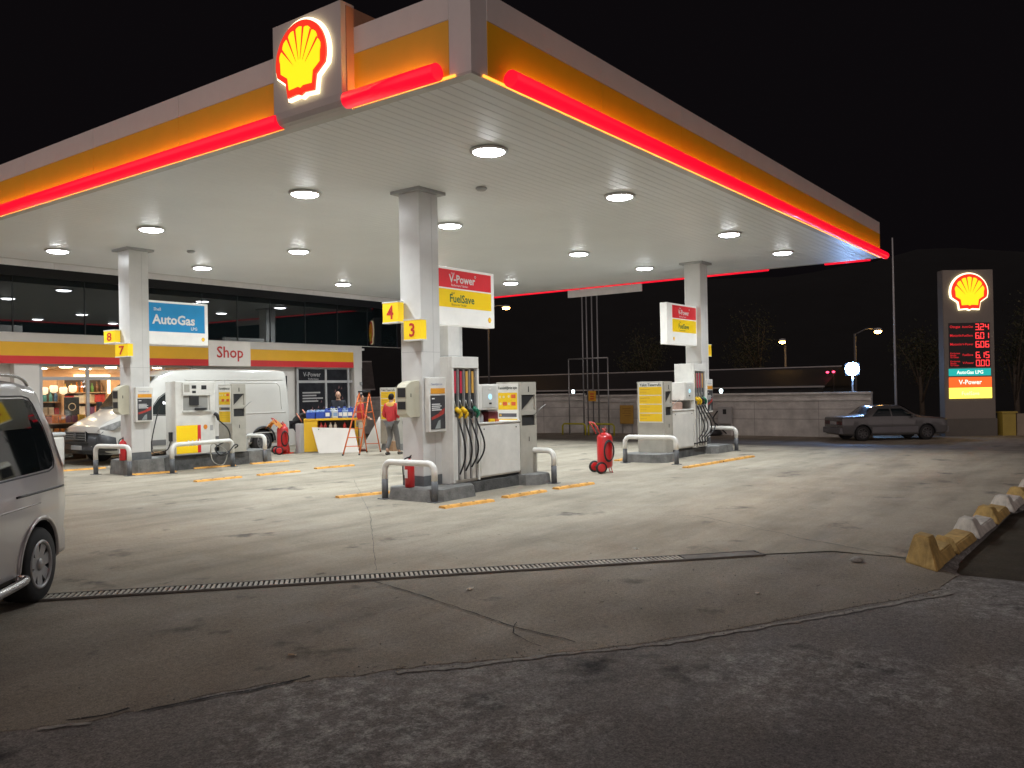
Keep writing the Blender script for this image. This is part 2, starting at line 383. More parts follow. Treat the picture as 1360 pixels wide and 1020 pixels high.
for a, b in ((5.95, SGY0), (SGY1, Y1)):
    strip(X0 - .024, X0 - .007, a, b, ZS + .006, ZS + .030, LED, 'led_strip'); strip(X0 - .032, X0 - .018, a + .32, b - .02, 5.262, 5.282, LEDB, 'led_strip')
strip(7.27, X1, Y0 - .024, Y0 - .007, ZS + .006, ZS + .030, LED, 'led_strip'); strip(7.78, X1, Y0 - .032, Y0 - .018, 5.262, 5.282, LEDB, 'led_strip')
mb = MB(O); x = X0 + 1.2
while x < X1: mb.box(x + .006, min(x + 2.1, X1) - .006, Y1 + .004, Y1 + .03, ZS - .15, ZS + .02); x += 2.1
mb.build('back_valance', FW, cnp)
# hanging board at the far side
t = thing('hanging_board', 'long pale board hanging under the far edge of the canopy', 'board', (X1 - .03, 14.4, 4.9))
mb = MB((X1 - .03, 14.4, 4.9)); mb.box(X1 - .06, X1, 13.02, 15.86, 4.90, 5.15, .006); mb.build('panel', mat('hanging_board_white', (.62, .56, .55), .5), t)
mb = MB((X1 - .03, 14.4, 4.9))
for yy in (13.4, 14.4, 15.4): mb.tube([(X1 - .03, yy, 5.1), (X1 - .03, yy, 5.215)], .012, 6)
mb.build('hanger', STEEL, t)
# emblem sign on the canopy
O2 = (6.89, 8.18, 5.19)
sg = thing('emblem_sign', 'tall grey sign box with a lit yellow and red scallop shell on the canopy fascia', 'sign', O2)
SGM = mat('emblem_box_grey', (.55, .50, .47), .4, var=.05)
prof = [(6.885, 6.44), (6.885, 5.34), (6.90, 5.26), (6.94, 5.205), (7.0, 5.188), (7.10, 5.188), (7.10, 6.44)]
mb = MB(O2); mb.prism(prof, lambda u, v, w: Vector((u, SGY0 + w, v)), SGY1 - SGY0); mb.build('box', SGM, sg)
mb = MB(O2); mb.box(6.96, 7.5, SGY0 - .015, SGY0 - .002, 5.3, 6.40); mb.build('side_return', mat('side_return_orange', (.5, .25, .15), .4), sg)
mb = MB(O2); mb.box(7.10, 7.6, SGY0 + .05, SGY1 - .05, 6.175, 6.42); mb.build('back_box', DARK, sg)
emblem(sg, plane_fn((6.882, 8.20, 5.88), *FACE['-x']), .93, O2)

# downlights
HOUS = mat('lamp_housing', (.7, .7, .68), .35)
LENS = mat('lamp_lens', (.9, .9, .9), .3, em=(.93, .97, 1.0), es=LAMP)
LX = [9.5, 13.25, 18.2, 21.7]; LY = [7.4, 11.37, 16.12, 20.05]; first = None
rown = ['row one from the road', 'row two from the road', 'row three from the road', 'row beside the shop']
coln = ['first from emblem fascia', 'second from emblem fascia', 'third from emblem fascia', 'last from emblem fascia']
for j, ly in enumerate(LY):
    for i, lx in enumerate(LX):
        lb = 'round canopy downlight, ' + rown[j] + ', ' + coln[i]
        if first is None:
            t = first = thing('canopy_light', lb, 'ceiling light', (lx, ly, ZS), group='downlights in the canopy soffit')
            mb = MB(); mb.lathe([(.24, .0), (.275, -.012), (.275, -.03), (.235, -.045), (.22, -.03)], n=28); mb.build('housing', HOUS, t)
            mb = MB(); mb.lathe([(.001, -.080), (.09, -.076), (.17, -.064), (.218, -.046), (.218, -.033)], n=28); mb.build('lens', LENS, t)
            ld = bpy.data.lights.new('beam', 'AREA'); ld.shape = 'DISK'; ld.size = .34; ld.energy = LAMPW; ld.spread = math.radians(134); ld.color = (.89, .96, 1.0); lo = bpy.data.objects.new('beam', ld); C.objects.link(lo); lo.parent = t; lo.location = (0, 0, -.088)
        else: copy_tree(first, (lx, ly, ZS), label=lb)
# small soffit hatches
for lb, (a, b) in (('small round smoke detector on the soffit between two front downlights', (11.2, 8.9)), ('small round smoke detector on the soffit above the blue sign', (11.6, 18.0))):
    mb = MB((a, b, ZS)); mb.lathe([(.09, ZS), (.10, ZS - .02), (.07, ZS - .05), (.01, ZS - .055)], (a, b, 0), 20); o = mb.build('smoke_detector', CAPG); o.location = (a, b, ZS); tag(o, lb, 'smoke detector', 'detectors on the canopy soffit')

# ------------------------------------------------------------------ columns
CS = .47
def column(x, y, zb, label):
    o = (x + CS / 2, y + CS / 2, zb); t = thing('canopy_column', label, 'column', o, group='square white canopy columns')
    mb = MB(o); mb.box(x, x + CS, y, y + CS, zb + .17, ZS - .04, .008); mb.build('shaft', mat('column_white', (.66, .65, .62), .33, var=.12, vs=1.6), t)
    mb = MB(o); mb.box(x - .007, x + CS + .007, y - .007, y + CS + .007, zb, zb + .17, .004); mb.build('base_band', BASEG, t)
    mb = MB(o); mb.box(x - .10, x + CS + .10, y - .10, y + CS + .10, ZS - .05, ZS + .01, .004); mb.build('cap', CAPG, t)
    mb = MB(o)
    for z in (2.45,): mb.box(x - .002, x + CS + .002, y - .002, y + CS + .002, z, z + .006)
    mb.box(x + .30, x + .303, y - .002, y, zb + .2, ZS - .1)
    mb.build('panel_seam', CAPG, t)
    return t
column(10.52, 9.70, .195, 'square white column with number boards 3 and 4')
column(10.40, 18.60, .33, 'square white column with number boards 7 and 8')
column(21.75, 9.70, .195, 'square white column at the far end of the right pump island')
column(21.75, 18.60, .195, 'square white column half hidden behind the tall white pump')

# ------------------------------------------------------------------ islands
def octo(x0, x1, y0, y1, c): return [(x0 + c, y0), (x1 - c, y0), (x1, y0 + c), (x1, y1 - c), (x1 - c, y1), (x0 + c, y1), (x0, y1 - c), (x0, y0 + c)]
def island(x0, x1, yc, h, label, w=.62, a0=1.2, a1=.75, c=.22, hw=.30):
    o = ((x0 + x1) / 2, yc, 0); t = thing('pump_island', label, 'pump island', o, group='raised concrete pump islands')
    def pad(pts, z0, z1, name, m):
        mb = MB(o); k = len(pts)
        cx = sum(p[0] for p in pts) / k; cy = sum(p[1] for p in pts) / k
        A = [mb.v((x, y, z0)) for x, y in pts]; B = [mb.v((x + (cx - x) * .045, y + (cy - y) * .045, z1)) for x, y in pts]
        mb.f(A[::-1]); mb.f(B)
        for i in range(k): mb.f([A[i], A[(i + 1) % k], B[(i + 1) % k], B[i]])
        bmesh.ops.bevel(mb.b, geom=[e for e in mb.b.edges if abs(e.verts[0].co.z - e.verts[1].co.z) < 1e-4 and e.verts[0].co.z > z1 - .01], offset=.012, segments=2, affect='EDGES')
        return mb.build(name, m, t)
    pad(octo(x0, x0 + a0, yc - w, yc + w, c), 0, h, 'end_pad', CONC)
    pad(octo(x1 - a1, x1, yc - w, yc + w, c * .7), 0, h, 'end_pad', CONC)
    pad([(x0 + a0 * .6, yc - hw), (x1 - a1 * .6, yc - hw), (x1 - a1 * .6, yc + hw), (x0 + a0 * .6, yc + hw)], 0, h - .008, 'kerb', CONCD)
island(10.10, 13.55, 9.70, .195, 'concrete plinth under the pump with number boards 3 and 4', w=.62, a0=1.25)
island(10.25, 14.3, 19.0, .33, 'concrete plinth under the white gas dispenser with tangled hose', w=.52, a0=1.1, a1=.9, hw=.48)
island(17.95, 21.95 + .4, 9.62, .195, 'concrete plinth under the right hand pump and its column', w=.60, a0=1.0, a1=1.3)
island(18.60, 22.35, 18.52, .195, 'concrete plinth behind the people in red jackets', w=.60, a0=1.0, a1=1.3)

def rail(x, y, x2, y2, label, h=.62, split=.34):
    o = ((x + x2) / 2, (y + y2) / 2, 0); t = thing('guard_rail', label, 'guard rail', o, group='white and grey hoop rails round the pumps')
    d = Vector((x2 - x, y2 - y, 0)).normalized(); P = []
    a = Vector((x, y, split)); b = Vector((x2, y2, split)); r = .13
    P = [a, Vector((x, y, h - r))] + [Vector((x, y, h - r)) + d * (r - r * math.cos(k * PI / 10)) + Vector((0, 0, r * math.sin(k * PI / 10))) for k in range(1, 6)]
    Q = [b, Vector((x2, y2, h - r))] + [Vector((x2, y2, h - r)) - d * (r - r * math.cos(k * PI / 10)) + Vector((0, 0, r * math.sin(k * PI / 10))) for k in range(1, 6)]
    mb = MB(o); mb.tube(P + Q[::-1], .052, 14); mb.build('hoop', WHITE, t)
    for q in (a, b):
        mb = MB(o); mb.tube([(q.x, q.y, 0.0), (q.x, q.y, split + .001)], .054, 14); mb.box(q.x - .09, q.x + .09, q.y - .09, q.y + .09, .002, .016); mb.build('post_base', BASEG, t)
rail(10.13, 10.22, 10.20, 9.17, 'white hoop rail in front of the column numbered 3 and 4')
rail(13.35, 9.95, 13.35, 8.98, 'white hoop rail at the far end of the nearest pump island')
rail(10.0, 19.45, 10.2, 18.35, 'white hoop rail in front of the column numbered 7 and 8', .66)
rail(11.0, 17.95, 12.75, 18.15, 'white hoop rail in front of the yellow gas dispenser panel', .66)
rail(13.85, 19.1, 13.95, 18.45, 'white hoop rail beside the rear wheel of the white van', .70)
rail(17.75, 9.90, 17.85, 8.62, 'white hoop rail in front of the bin with four yellow panels')
rail(22.4, 10.0, 22.4, 9.02, 'white hoop rail beyond the pump with four black hoses')

# dispenser with a hose tower. s=+1: tower at low x (left), s=-1 mirrored
NOZ = {'y': mat('nozzle_yellow', (.8, .5, .01), .4), 'k': mat('nozzle_black', (.03, .035, .04), .4), 'g': mat('nozzle_green', (.01, .17, .09), .4)}
BAYL = {'r': mat('bay_label_red', (.5, .03, .06), .5), 'o': mat('bay_label_ochre', (.65, .36, .08), .5)}
LCD = mat('lcd_screen', (.3, .5, .6), .2, em=(.45, .8, 1), es=.9)
DW = mat('dispenser_white', (.73, .72, .67), .32, var=.14, vs=3); DG = mat('bay_metal', (.34, .34, .33), .35, metal=.4)
def dispenser(xt, s, yf, zb, label):
    o = (xt + s * .95, yf + .27, zb); t = thing('fuel_dispenser', label, 'fuel pump', o, group='fuel dispensers with hose towers')
    def bx(mb, a, b, *r, **k):
        p, q = xt + s * a, xt + s * b; mb.box(min(p, q), max(p, q), *r, **k); return mb
    TW = .72; zt = zb + 2.18
    mb = MB(o); bx(mb, 0, TW, yf + .07, yf + .55, zb, zt, bev=.01); tw = mb.build('tower', DW, t)
    mb = MB(o); bx(mb, 0, TW, yf, yf + .068, zb + 1.98, zt, bev=.008); bx(mb, 0, .045, yf + .001, yf + .069, zb + .02, zb + 1.979); bx(mb, TW - .045, TW, yf + .001, yf + .069, zb + .02, zb + 1.979); mb.build('tower_frame', DW, tw)
    cols = ['r', 'r', 'o', 'o'] if s > 0 else ['o', 'r', 'r', 'o']; nz = ['y', 'y', 'k', 'g']
    for k in range(4):
        c = .045 + (TW - .09) * (k + .5) / 4; cx = xt + s * c
        if s < 0: cx = xt - TW + .045 + (TW - .09) * (k + .5) / 4
        mb = MB(o); mb.box(cx - .045, cx + .028, yf + .045, yf + .0695, zb + 1.20, zb + 1.96); bay = mb.build('nozzle_bay', DARK, t)
        mb = MB(o); mb.box(cx + .036, cx + .066, yf + .012, yf + .0695, zb + .06, zb + 1.96, .004); mb.build('bay_divider', DG, t)
        mb = MB(o); mb.box(cx - .036, cx + .018, yf + .035, yf + .044, zb + 1.55, zb + 1.93); mb.build('bay_label', BAYL[cols[k]], bay)
        mb = MB(o); mb.box(cx - .055, cx + .034, yf + .03, yf + .0695, zb + .05, zb + 1.14, .012); mb.build('hose_guard', DW, t)
        # nozzle: spout up-left, body, handle
        mb = MB(o)
        mb.tube([(cx - .03, yf + .015, zb + 1.30), (cx + .0, yf - .015, zb + 1.25), (cx + .045, yf - .035, zb + 1.215)], [.035, .045, .036], 10)
        mb.tube([(cx + .045, yf - .035, zb + 1.215), (cx + .055, yf - .03, zb + 1.17), (cx + .02, yf - .02, zb + 1.12)], [.034, .03, .022], 8)
        nn = mb.build('nozzle', NOZ[nz[k]], t, True)
        mb = MB(o); mb.tube([(cx - .02, yf + .02, zb + 1.31), (cx - .04, yf + .03, zb + 1.38), (cx - .055, yf + .035, zb + 1.43)], .012, 8); mb.build('spout', STEEL, nn)
        bulge = s * (.045 + .018 * k if s > 0 else .10 + .035 * k); zl = zb + .22 - .0 * k
        P = []
        A = Vector((cx + .015, yf - .015, zb + 1.10)); B = Vector((cx + (.01 if s > 0 else .02 - .07), yf - .02, zb + .16 + (.05 * k if s > 0 else .04)))
        for q in range(17):
            f_ = q / 16; p = A.lerp(B, f_); p.x += bulge * math.sin(PI * f_ ** 1.5) * (1.0 if s > 0 else -2.2); p.y -= .10 * math.sin(PI * f_); p.z = A.z + (B.z - A.z) * (f_ ** .9); P.append(p)
        if s < 0: P = P[:-1] + [Vector((cx + .10, yf - .05, zb + .16)), Vector((cx - .04, yf - .03, zb + .13)), Vector((cx - .16, yf + .02, zb + .12))]
        mb = MB(o); mb.tube(P, .0155, 9); mb.build('hose', BLACK, t)
    # cabinet
    mb = MB(o); bx(mb, TW + .02, TW + 1.24, yf + .03, yf + .52, zb + .04, zb + .99, bev=.008); cb = mb.build('cabinet', DW, t)
    mb = MB(o); bx(mb, TW + .0, TW + 1.26, yf - .0, yf + .55, zb + .991, zb + 1.02, bev=.005); mb.build('cabinet_top', WHITE, cb)
    mb = MB(o); bx(mb, TW + .04, TW + 1.22, yf + .016, yf + .029, zb + .07, zb + .97, bev=.003); mb.build('door', DW, cb)
    for a in (.14, 1.10):
        mb = MB(o); mb.lathe([(.001, yf + .008), (.014, yf + .008), (.014, yf + .015)], (xt + s * (TW + a), 0, zb + .90), 10, 'y'); mb.build('lock', DARK, cb)
    mb = MB(o); bx(mb, TW + .04, TW + 1.22, yf + .06, yf + .49, zb + .0, zb + .038); mb.build('skirt', DARK, t)
    # display head
    mb = MB(o); bx(mb, TW + .005, TW + .56, yf + .0, yf + .46, zb + 1.24, zb + 1.70, bev=.015); dh = mb.build('display_head', DW, t)
    mb = MB(o); bx(mb, TW + .09, TW + .48, yf - .008, yf - .001, zb + 1.28, zb + 1.67, bev=.003); mb.build('display_panel', mat('display_panel_grey', (.62, .62, .58), .3), dh)
    mb = MB(o); mb.prism(arc(.052, 0, 360, 19)[:-1], plane_fn((xt + s * (TW + .30), yf - .0085, zb + 1.475), *FACE['-y']), .004); mb.build('display_screen', LCD, dh)
    mb = MB(o); bx(mb, TW + .27, TW + .34, yf - .013, yf - .0085, zb + 1.34, zb + 1.37); mb.build('keypad', DARK, dh)
    mb = MB(o); bx(mb, TW + .26, TW + .33, yf - .013, yf - .0085, zb + 1.60, zb + 1.625); mb.build('card_slot', WHITE, dh)
    # posts and objects below head
    mb = MB(o); bx(mb, TW + .03, TW + .08, yf + .1, yf + .4, zb + 1.02, zb + 1.24); bx(mb, TW + .45, TW + .5, yf + .2, yf + .4, zb + 1.02, zb + 1.24); bx(mb, TW + .08, TW + .45, yf + .36, yf + .4, zb + 1.02, zb + 1.24); mb.build('support', mat('support_grey', (.3, .29, .27), .5), t)
    # riser box above the tower
    if s > 0:
        mb = MB(o); bx(mb, .12, .42, yf + .18, yf + .48, zt, zb + 2.72, bev=.006); mb.build('riser', WHITE, t)
        mb = MB(o); bx(mb, .08, .46, yf + .14, yf + .52, zt + .0, zt + .02); mb.build('riser_collar', CAPG, t)
    return t
dispenser(10.98, 1, 9.43, .195, 'tall white fuel pump with four nozzles beside the column numbered 3 and 4')
dispenser(21.03, -1, 9.28, .195, 'white fuel pump with long black hoses on the far right island')
dispenser(21.03, -1, 18.2, .195, 'white fuel pump hidden behind the nearest pump')

# things below the display heads
def small(name, mbf, m, label, cat, o, group=None):
    mb = MB(o); mbf(mb); ob = mb.build(name, m); ob.location = o; return tag(ob, label, cat, group)
small('glove_box', lambda b: b.box(12.06, 12.34, 9.50, 9.68, 1.215, 1.40, .02), mat('glove_box_red', (.16, .03, .04), .5), 'dark red carton on the pump cabinet below the display head', 'box', (12.2, 9.6, 1.215))
small('water_bottle', lambda b: b.lathe([(.055, 1.215), (.06, 1.23), (.06, 1.34), (.03, 1.38), (.018, 1.40), (.018, 1.43)], (11.86, 9.55, 0), 14), mat('grey_plastic', (.35, .35, .36), .3), 'grey squeegee bottle on the pump cabinet', 'bottle', (11.86, 9.55, 1.215))
small('sponge_pack', lambda b: b.box(12.02, 12.16, 9.44, 9.49, 1.215, 1.27, .01), YEL, 'yellow pack on the edge of the pump cabinet', 'pack', (12.08, 9.46, 1.215))
small('sponge_pack', lambda b: b.box(12.18, 12.29, 9.44, 9.49, 1.215, 1.265, .01), mat('pack_orange', (.7, .2, .05), .5), 'orange pack on the edge of the pump cabinet', 'pack', (12.23, 9.46, 1.215))
small('pinkish_carton', lambda b: b.box(19.35, 19.75, 9.35, 9.70, 1.215, 1.40, .01), mat('carton_pink', (.45, .30, .24), .6), 'pinkish carton on the cabinet of the far right pump', 'box', (19.55, 9.5, 1.215))

# service bin: panel side -x, openings side -y
POST = mat('poster_charcoal', (.055, .055, .06), .35, var=.3, vs=9)
def bin_(x0, x1, y0, y1, zb, zt, style, label):
    o = ((x0 + x1) / 2, (y0 + y1) / 2, zb); t = thing('service_bin', label, 'service bin', o, group='grey service bins with yellow panels')
    w = x1 - x0; h = zt - zb
    mb = MB(o); mb.box(x0, x1, y0 + .04, y1, zb, zt, .008); mb.build('body', GREYM, t)
    mb = MB(o)   # front frame with two openings
    for a in ((x0, x0 + .05, zb, zt), (x1 - .04, x1, zb, zt), (x0 + .05, x1 - .04, zb, zb + h * .52), (x0 + .05, x1 - .04, zb + h * .64, zb + h * .69), (x0 + .05, x1 - .04, zb + h * .86, zt)): mb.box(a[0], a[1], y0, y0 + .039, a[2], a[3])
    mb.build('front_frame', GREYM, t)
    mb = MB(o); mb.box(x0 + .051, x1 - .041, y0 + .03, y0 + .039, zb + h * .525, zb + h * .635); mb.build('waste_slot', DARK, t)
    mb = MB(o); mb.prism([(x0 + .052, zb + h * .69), (x0 + .052, zb + h * .858), (x1 - .042, zb + h * .858)], lambda u, v, ww: Vector((u, y0 + .012 + ww, v)), .02); mb.build('towel_opening', DARK, t)
    mb = MB(o); mb.box(x0 + w * .5, x0 + w * .5 + .02, y0 - .006, y0 - .0005, zt - h * .11, zt - h * .05); mb.box(x0 + w * .5, x0 + w * .5 + .015, y0 - .006, y0 - .0005, zb + h * .35, zb + h * .4); mb.build('key_lock', DARK, t)
    mb = MB(o); mb.tube([(x1 - .1, y0 - .0, zb + h * .63), (x1 + .02, y0 - .12, zb + h * .72), (x1 + .08, y0 - .16, zb + h * .745)], .008, 6); mb.build('squeegee', STEEL, t)
    # board on -x face
    D = y1 - y0; fn = plane_fn((x0 - .002, y1, zb), *FACE['-x'])
    def rect(u0, u1, v0, v1, d): return lambda mb: mb.prism([(u0, v0), (u1, v0), (u1, v1), (u0, v1)], lambda u, v, w: fn(u, v, w + d[0]), d[1])
    bl, br = D * .06, D * .94
    mb = MB(o); rect(bl, br, h * .42, h * .985, (0, .012))(mb); bd = mb.build('notice_board', WHITE, t)
    if style == 'service':
        text('heading', 'Temizliğiniz için', D * .125, lambda u, v, w=0: fn(u + D * .5, v + h * .925, w + .013), TEXTD, bd, o, bold=.02)
        mb = MB(o); rect(bl + .02, br - .02, h * .70, h * .885, (.013, .003))(mb); rect(bl + .02, br - .02, h * .44, h * .60, (.013, .003))(mb); mb.build('yellow_panel', YEL, bd)
        mb = MB(o); rect(bl + .03, br - .04, h * .62, h * .66, (.013, .003))(mb); mb.build('dark_caption', mat('caption_grey', (.1, .1, .11), .5), bd)
        mb = MB(o)
        for (u, v) in ((.66, .845), (.30, .765), (.66, .765)): rect(D * u, D * (u + .18), h * (v - .02), h * (v + .02), (.0165, .002))(mb)
        mb.build('red_symbol', mat('symbol_red', (.7, .12, .04), .5), bd)
        mb = MB(o)
        for (u, v) in ((.18, .84), (.56, .845), (.20, .765), (.56, .765), (.34, .84)): mb.prism([(D * u + a, h * v + b) for a, b in arc(D * .045, 0, 360, 12)[:-1]], lambda uu, vv, w: fn(uu, vv, w + .0165), .002)
        mb.build('round_symbol', mat('symbol_cream', (.8, .7, .4), .5), bd)
        mb = MB(o); rect(bl + .05, bl + .10, h * .63, h * .65, (.0165, .002))(mb)
        for q in range(3): rect(bl + .05, br - .07, h * (.575 - .035 * q), h * (.578 - .035 * q), (.0165, .001))(mb)
        mb.build('small_print', mat('print_ochre', (.6, .35, .05), .5), bd)
    else:
        text('heading', 'Yakıt Tasarrufu', D * .125, lambda u, v, w=0: fn(u + D * .5, v + h * .937, w + .013), TEXTD, bd, o, bold=.02)
        for q in range(4):
            v1 = h * (.925 - .125 * q)
            mb = MB(o); rect(bl + .02, br - .02, v1 - h * .112, v1, (.013, .003))(mb); yp = mb.build('yellow_panel', YEL, bd)
            mb = MB(o); rect(bl + .05, bl + D * .42, v1 - h * .035, v1 - h * .028, (.0165, .001))(mb); rect(bl + .05, bl + D * .3, v1 - h * .075, v1 - h * .07, (.0165, .001))(mb); mb.build('small_print', mat('print_ochre'), yp)
    return t
bin_(12.92, 13.45, 9.43, 9.99, .195, 1.93, 'service', 'grey service bin with a yellow panel beside the nearest pump')
bin_(12.97, 13.38, 18.45, 19.02, .34, 2.05, 'service', 'grey service bin beside the white gas dispenser')
bin_(18.62, 19.03, 9.28, 10.02, .195, 1.92, 'fuel', 'grey service bin with four stacked yellow panels')
bin_(18.62, 19.03, 18.2, 18.94, .195, 1.92, 'fuel', 'grey bin with four yellow panels behind the person in grey trousers')

# poster boxes on columns
def poster(x0, x1, yf, z0, z1, label):
    o = ((x0 + x1) / 2, yf, z0); t = thing('poster_case', label, 'poster case', o, group='poster cases on the columns')
    mb = MB(o); mb.box(x0, x1, yf, yf + .10, z0, z1, .012); mb.build('case', WHITE, t)
    w = x1 - x0; h = z1 - z0; fn = plane_fn((x0, yf - .001, z0), *FACE['-y'])
    def rect(mb, u0, u1, v0, v1, a, d): mb.prism([(u0 * w, v0 * h), (u1 * w, v0 * h), (u1 * w, v1 * h), (u0 * w, v1 * h)], lambda u, v, ww: fn(u, v, ww + a), d)
    mb = MB(o); rect(mb, .08, .92, .05, .67, 0, .006); ps = mb.build('poster', POST, t)
    mb = MB(o); rect(mb, .10, .92, .70, .80, 0, .006); mb.build('orange_strip', mat('strip_orange', (.8, .35, .03), .5), t)
    text('heading', 'Temizliğiniz için', w * .10, lambda u, v, ww=0: fn(u + w * .45, v + h * .86, ww + .002), TEXTB, t, o)
    mb = MB(o)
    for q in range(4): rect(mb, .13, .62 + .08 * (q % 2), .50 - .035 * q, .515 - .035 * q, .007, .001)
    rect(mb, .14, .30, .60, .62, .007, .001); mb.build('poster_print', TEXTW, ps)
    mb = MB(o)   # red car-like streak picture
    mb.prism([(.10 * w, .27 * h), (.5 * w, .33 * h), (.7 * w, .40 * h), (.9 * w, .44 * h), (.85 * w, .33 * h), (.5 * w, .27 * h), (.12 * w, .22 * h)], lambda u, v, ww: fn(u, v, ww + .007), .001); mb.build('poster_picture', mat('poster_red', (.45, .05, .04), .5, var=.5, vs=20), ps)
    mb = MB(o); mb.prism([(.3 * w, .06 * h), (.5 * w, .2 * h), (.62 * w, .22 * h), (.62 * w, .06 * h)], lambda u, v, ww: fn(u, v, ww + .007), .001); mb.build('poster_road', mat('poster_grey', (.3, .33, .32), .5), ps)
poster(10.56, 10.99, 9.585, 1.10, 2.02, 'white poster case with a dark poster on the column numbered 3 and 4')
poster(10.46, 10.87, 18.49, 1.20, 2.0, 'white poster case with a dark poster on the column numbered 7 and 8')
poster(21.80, 22.20, 9.59, 1.07, 1.97, 'white poster case with a dark poster on the far right column')

# towel / card boxes on columns
def towel(x0, x1, y0, y1, z0, z1, label):
    o = ((x0 + x1) / 2, (y0 + y1) / 2, z0); t = thing('towel_dispenser', label, 'towel dispenser', o, group='beige towel dispensers on the columns')
    h = z1 - z0; pr = [(x0, z0 + .06), (x0, z1 - .11), (x0 + .04, z1 - .06), (x0 + .13, z1 - .015), (x1 - .06, z1), (x1, z1 - .01), (x1, z0), (x0 + .09, z0)]
    mb = MB(o); mb.prism(pr, lambda u, v, w: Vector((u, y0 + w, v)), y1 - y0); mb.build('case', mat('towel_beige', (.55, .52, .40), .4), t)
    for a, b, n in ((.55, .80, 'upper_window'), (.22, .43, 'lower_window')):
        mb = MB(o); mb.box(x0 - .004, x0 - .0005, y0 + .02, y1 - .02, z0 + h * a, z0 + h * b); mb.build(n, DARK, t)
    mb = MB(o); mb.box(x0 + .10, x0 + .115, y0 - .005, y0 - .0005, z0 + h * .55, z0 + h * .65); mb.build('key_lock', DARK, t)
towel(10.20, 10.515, 9.76, 9.98, 1.36, 1.97, 'beige towel dispenser on the column numbered 3 and 4')
towel(10.14, 10.395, 18.68, 18.92, 1.38, 2.05, 'beige towel dispenser on the column numbered 7 and 8')

# number boards
def number(x0, x1, y0, y1, z0, z1, digit, label, face='-x', sx=1.0):
    o = ((x0 + x1) / 2, (y0 + y1) / 2, z0); t = thing('number_board', label, 'number sign', o, group='yellow pump number boards')
    mb = MB(o); mb.box(x0, x1, y0, y1, z0, z1, .008); mb.build('board', mat('number_yellow', (.9, .62, .02), .4, em=(1, .68, .02), es=.25), t)
    for q in (z0 - .012, z1 - .01): mb = MB(o); mb.box(x0 - .004, x1 + .004, y0 - .004, y1 + .004, q, q + .022); mb.build('edge_frame', WHITE, t)
    if face == '-x': fn = plane_fn((x0 - .001, (y0 + y1) / 2, z0 + (z1 - z0) * .18), *FACE['-x'])
    else: fn = plane_fn(((x0 + x1) / 2, y0 - .001, z0 + (z1 - z0) * .18), *FACE['-y'])
    text('digit', digit, (z1 - z0) * .92, fn, TEXTR, t, o, bold=.02, sx=sx)
number(10.36, 10.50, 9.56, 9.95, 2.645, 2.985, '3', 'yellow board with the red number 3')
number(10.36, 10.50, 10.07, 10.44, 2.965, 3.31, '4', 'yellow board with the red number 4')
number(10.26, 10.39, 18.46, 19.0, 2.70, 3.00, '7', 'yellow board with the red number 7', sx=1.7)
number(10.26, 10.39, 19.0, 19.5, 3.04, 3.33, '8', 'yellow board with the red number 8', sx=1.7)
number(22.24, 22.46, 9.72, 9.84, 2.62, 2.94, '1', 'yellow number board with the red number 1 on the far right column', '-y')

